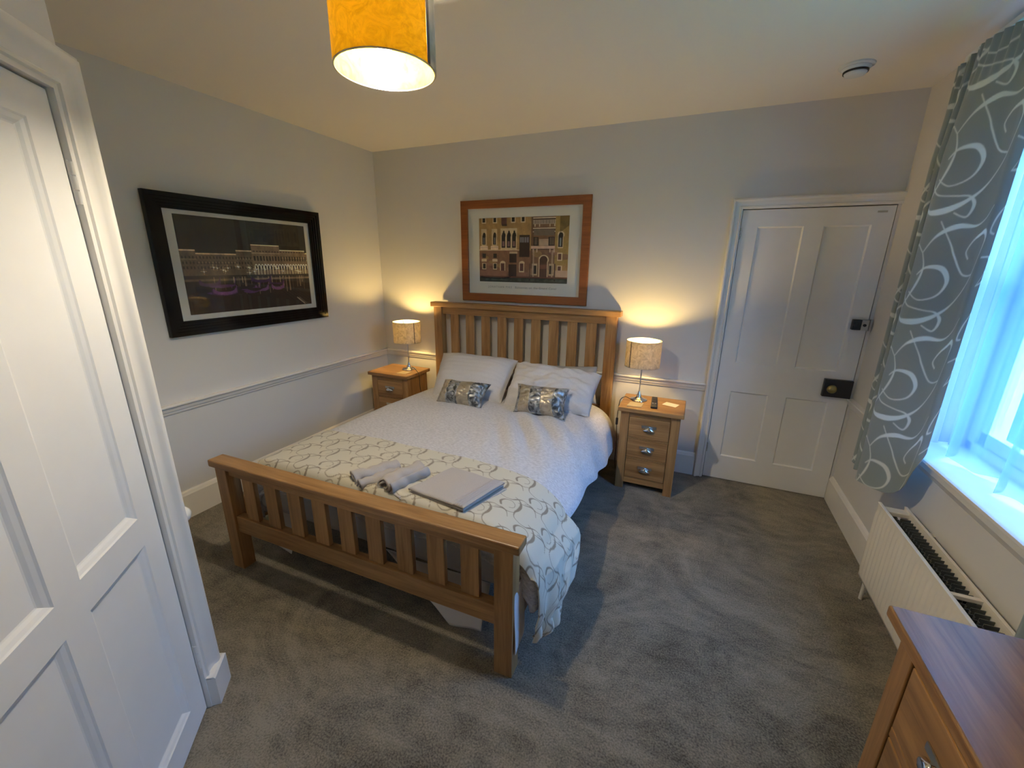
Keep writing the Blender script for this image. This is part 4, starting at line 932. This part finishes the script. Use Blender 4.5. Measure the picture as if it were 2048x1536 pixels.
MB().lathe([(0, 0), (.014, 0), (.016, .010), (.014, .030), (.010, .042), (0, .044)], (-.102, yr0 + .016, zr0 + .03), 20).build('valve', M_plastic, rad, smooth='auto')
MB().tube([(-.10, yr1 + .02, zr0 + .04), (-.10, yr1 - .02, zr0 + .035), (-.10, yr1 - .022, .0)], .0075, 12).build('return_pipe', M_rad, rad, smooth='auto')
for yy_ in (-.35, .35): MB().box(-.043, yy_ - .015, zr0 + .05, -.0005, yy_ + .015, zr1 - .03).build('wall_bracket', M_rad, rad)

# ------------------------------------------------------------------ curtains, net
def curtain(name, label, y0, y1, folds, hem_fn, xb, amp_fn, seed, ztop=2.47, n=420, m=560, patu=0.0):
    r = thing(name, label, 'curtain', (0, 0, 0), 0, 'swirl curtains at the window')
    t, v = np.meshgrid(np.linspace(0, 1, n), np.linspace(0, 1, m), indexing='ij')
    a, yy_, sh_ = folds(t)
    gather = np.clip(1 - v / .10, 0, 1); z_b = hem_fn(t); z = ztop + (z_b - ztop) * v
    x = xb + a * (.55 + .45 * np.clip(v * 5, 0, 1)) + .004 * nz(t * 20, v * 6, seed) + gather * .008 * np.sin(t * 160)
    y = yy_ + .010 * nz(v * 5 + t * 3, v * 3, seed + 2)
    x += sh_ * v
    P = np.stack([x, y, z], -1)
    al = np.cumsum(np.r_[np.zeros((1, m)), np.linalg.norm(np.diff(P[:, m // 2:m // 2 + 1], axis=0), axis=-1) * np.ones((1, m))], 0)
    zz_ = ztop - (ztop - .56) * v
    pat = sample(CTILE, al / .40 + patu, zz_ / .46)
    o = gridmesh('curtain_panel', P, M_curtain, r, attr=pat, thick=.0015)
    return r
def folds1(t):
    # tight dark pleats at the door side, then one broad rounded panel towards the window
    c_ = cr1([(.030, -.640), (-.030, -.658), (-.036, -.695), (.008, -.712), (.006, -.738), (-.046, -.752), (-.050, -.785), (-.002, -.802), (-.004, -.826), (-.056, -.838), (-.074, -.880), (-.072, -.935), (-.050, -.995), (-.022, -1.045), (.002, -1.085), (.012, -1.125), (.014, -1.155), (.032, -1.178)], t)
    x, y = c_[..., 0], c_[..., 1]
    return x, y, 0 * t
def hem1(t):
    q_ = np.clip((t - .68) / .32, 0, 1); return .572 + .01 * np.sin(t * 20) + .285 * q_ ** 2.1
curtain('curtain', 'grey swirl patterned curtain hanging between the door and the window', -.66, -1.16, folds1, hem1, W - .105, None, 61)
def folds2(t):
    x = -.026 * np.sin(t * math.pi * 9); y = -1.93 - .46 * t; return x, y, 0 * t
curtain('curtain', 'swirl patterned curtain at the far right edge above the chest', -1.93, -2.4, folds2, lambda t: .585 + .01 * np.sin(t * 25), W - .093, None, 71, n=300, m=400, patu=.4)
pole = thing('curtain_rail', 'white curtain rail close under the ceiling above the window', 'curtain rail', (W - .10, -1.5, 2.49))
MB().box(-.008, -.95, 0, .008, .87, .022).build('rail', M_upvc, pole, bevel=.002)
for yy_ in (-.8, 0, .8): MB().box(-.006, yy_ - .012, .003, .099, yy_ + .012, .019).build('bracket', M_upvc, pole)
# net curtain inside the recess
t, v = np.meshgrid(np.linspace(0, 1, 300), np.linspace(0, 1, 60), indexing='ij')
yy_ = -.915 - 1.15 * t; x = W + .055 + .012 * np.sin(t * 62 + 1.5 * np.sin(t * 17)) + .014 * np.sin(t * 19 + 1) + .010 * v * nz(t * 14, v * 3, 81) * 3
x += .022 * v * np.sin(t * 24)
z = 2.34 - (2.34 - .842) * v + .010 * np.sin(t * 40) * v
P = np.stack([x, yy_ + .012 * v * np.sin(t * 30), z], -1)
nc = gridmesh('net_curtain', P, M_net); tag(nc, 'sheer white net curtain, blue skylight tinted into its colour, filling the bright window recess', 'net curtain')
nr = MB().tube([(W + .055, WY0, 2.345), (W + .055, WY1, 2.345)], .005, 10).build('curtain_wire', M_upvc, smooth=True); tag(nr, 'thin wire carrying the net curtain in the window recess', 'curtain wire')

# ------------------------------------------------------------------ chest of drawers
CZt = .80; cx0, cy0, cy1 = 3.425, -2.195, -3.12
ch = thing('chest_of_drawers', 'oak chest of drawers at lower right under the window wall', 'chest of drawers', (cx0, cy0, 0))
cw = 3.74 - cx0; cd = cy1 - cy0
# framed top: cross-grain end boards and long boards between
MB().box(0, 0, CZt - .032, cw + .06, cd, CZt).build('top', CY, ch, bevel=.006, seg=3)
MB().box(.03, -.03, 0, .085, -.095, CZt - .032).build('leg', CZ, ch, bevel=.003); MB().box(.03, cd + .03, 0, .085, cd + .095, CZt - .032).build('leg', CZ, ch, bevel=.003)
MB().box(cw - .03, -.03, 0, cw + .02, -.095, CZt - .032).build('leg', CZ, ch, bevel=.003); MB().box(cw - .03, cd + .03, 0, cw + .02, cd + .095, CZt - .032).build('leg', CZ, ch, bevel=.003)
MB().box(.085, -.038, .08, cw - .03, -.05, CZt - .032).build('side_panel', CX, ch); MB().box(.085, cd + .038, .08, cw - .03, cd + .05, CZt - .032).build('side_panel', CX, ch)
MB().box(cw + .0, -.095, .08, cw + .010, cd + .095, CZt - .032).build('back_panel', CY, ch)
my = (-.095 + cd + .095) / 2
for z0_, z1_ in ((.718, CZt - .032), (.492, .520), (.292, .318), (.08, .112)): MB().box(.034, -.095, z0_, .06, cd + .095, z1_).build('front_rail', CY, ch, bevel=.002)
MB().box(.034, my - .014, .52, .06, my + .014, .718).build('front_stile', CZ, ch, bevel=.002)
def chest_drawer(ya, yb, za, zb, hs):
    d = MB().box(.033, ya, za, .055, yb, zb).build('drawer', CY, ch, bevel=.003); MB().box(.055, ya - .01, za + .01, cw - .06, yb + .01, zb - .02).build('drawer_box', CX, d)
    for hy_ in hs:
        a, b = MB(), MB(); cup_handle(a, b, 0, 0, 0, 1.0)
        for q_, nm, mt_ in ((a, 'handle_plate', M_satin), (b, 'cup_handle', M_chrome)):
            q_.xf(lambda x, y, z: (.031 + y, hy_ - x, (za + zb) / 2 + z)); o = q_.build(nm, mt_, d, smooth='auto')
            if nm == 'cup_handle': s_ = o.modifiers.new('t', 'SOLIDIFY'); s_.thickness = .0015
chest_drawer(-.098, my + .017, .523, .715, [(-.098 + my + .017) / 2]); chest_drawer(my - .017, cd + .098, .523, .715, [(cd + .098 + my - .017) / 2])
chest_drawer(-.098, cd + .098, .321, .489, [-.25, cd + .25]); chest_drawer(-.098, cd + .098, .115, .289, [-.25, cd + .25])
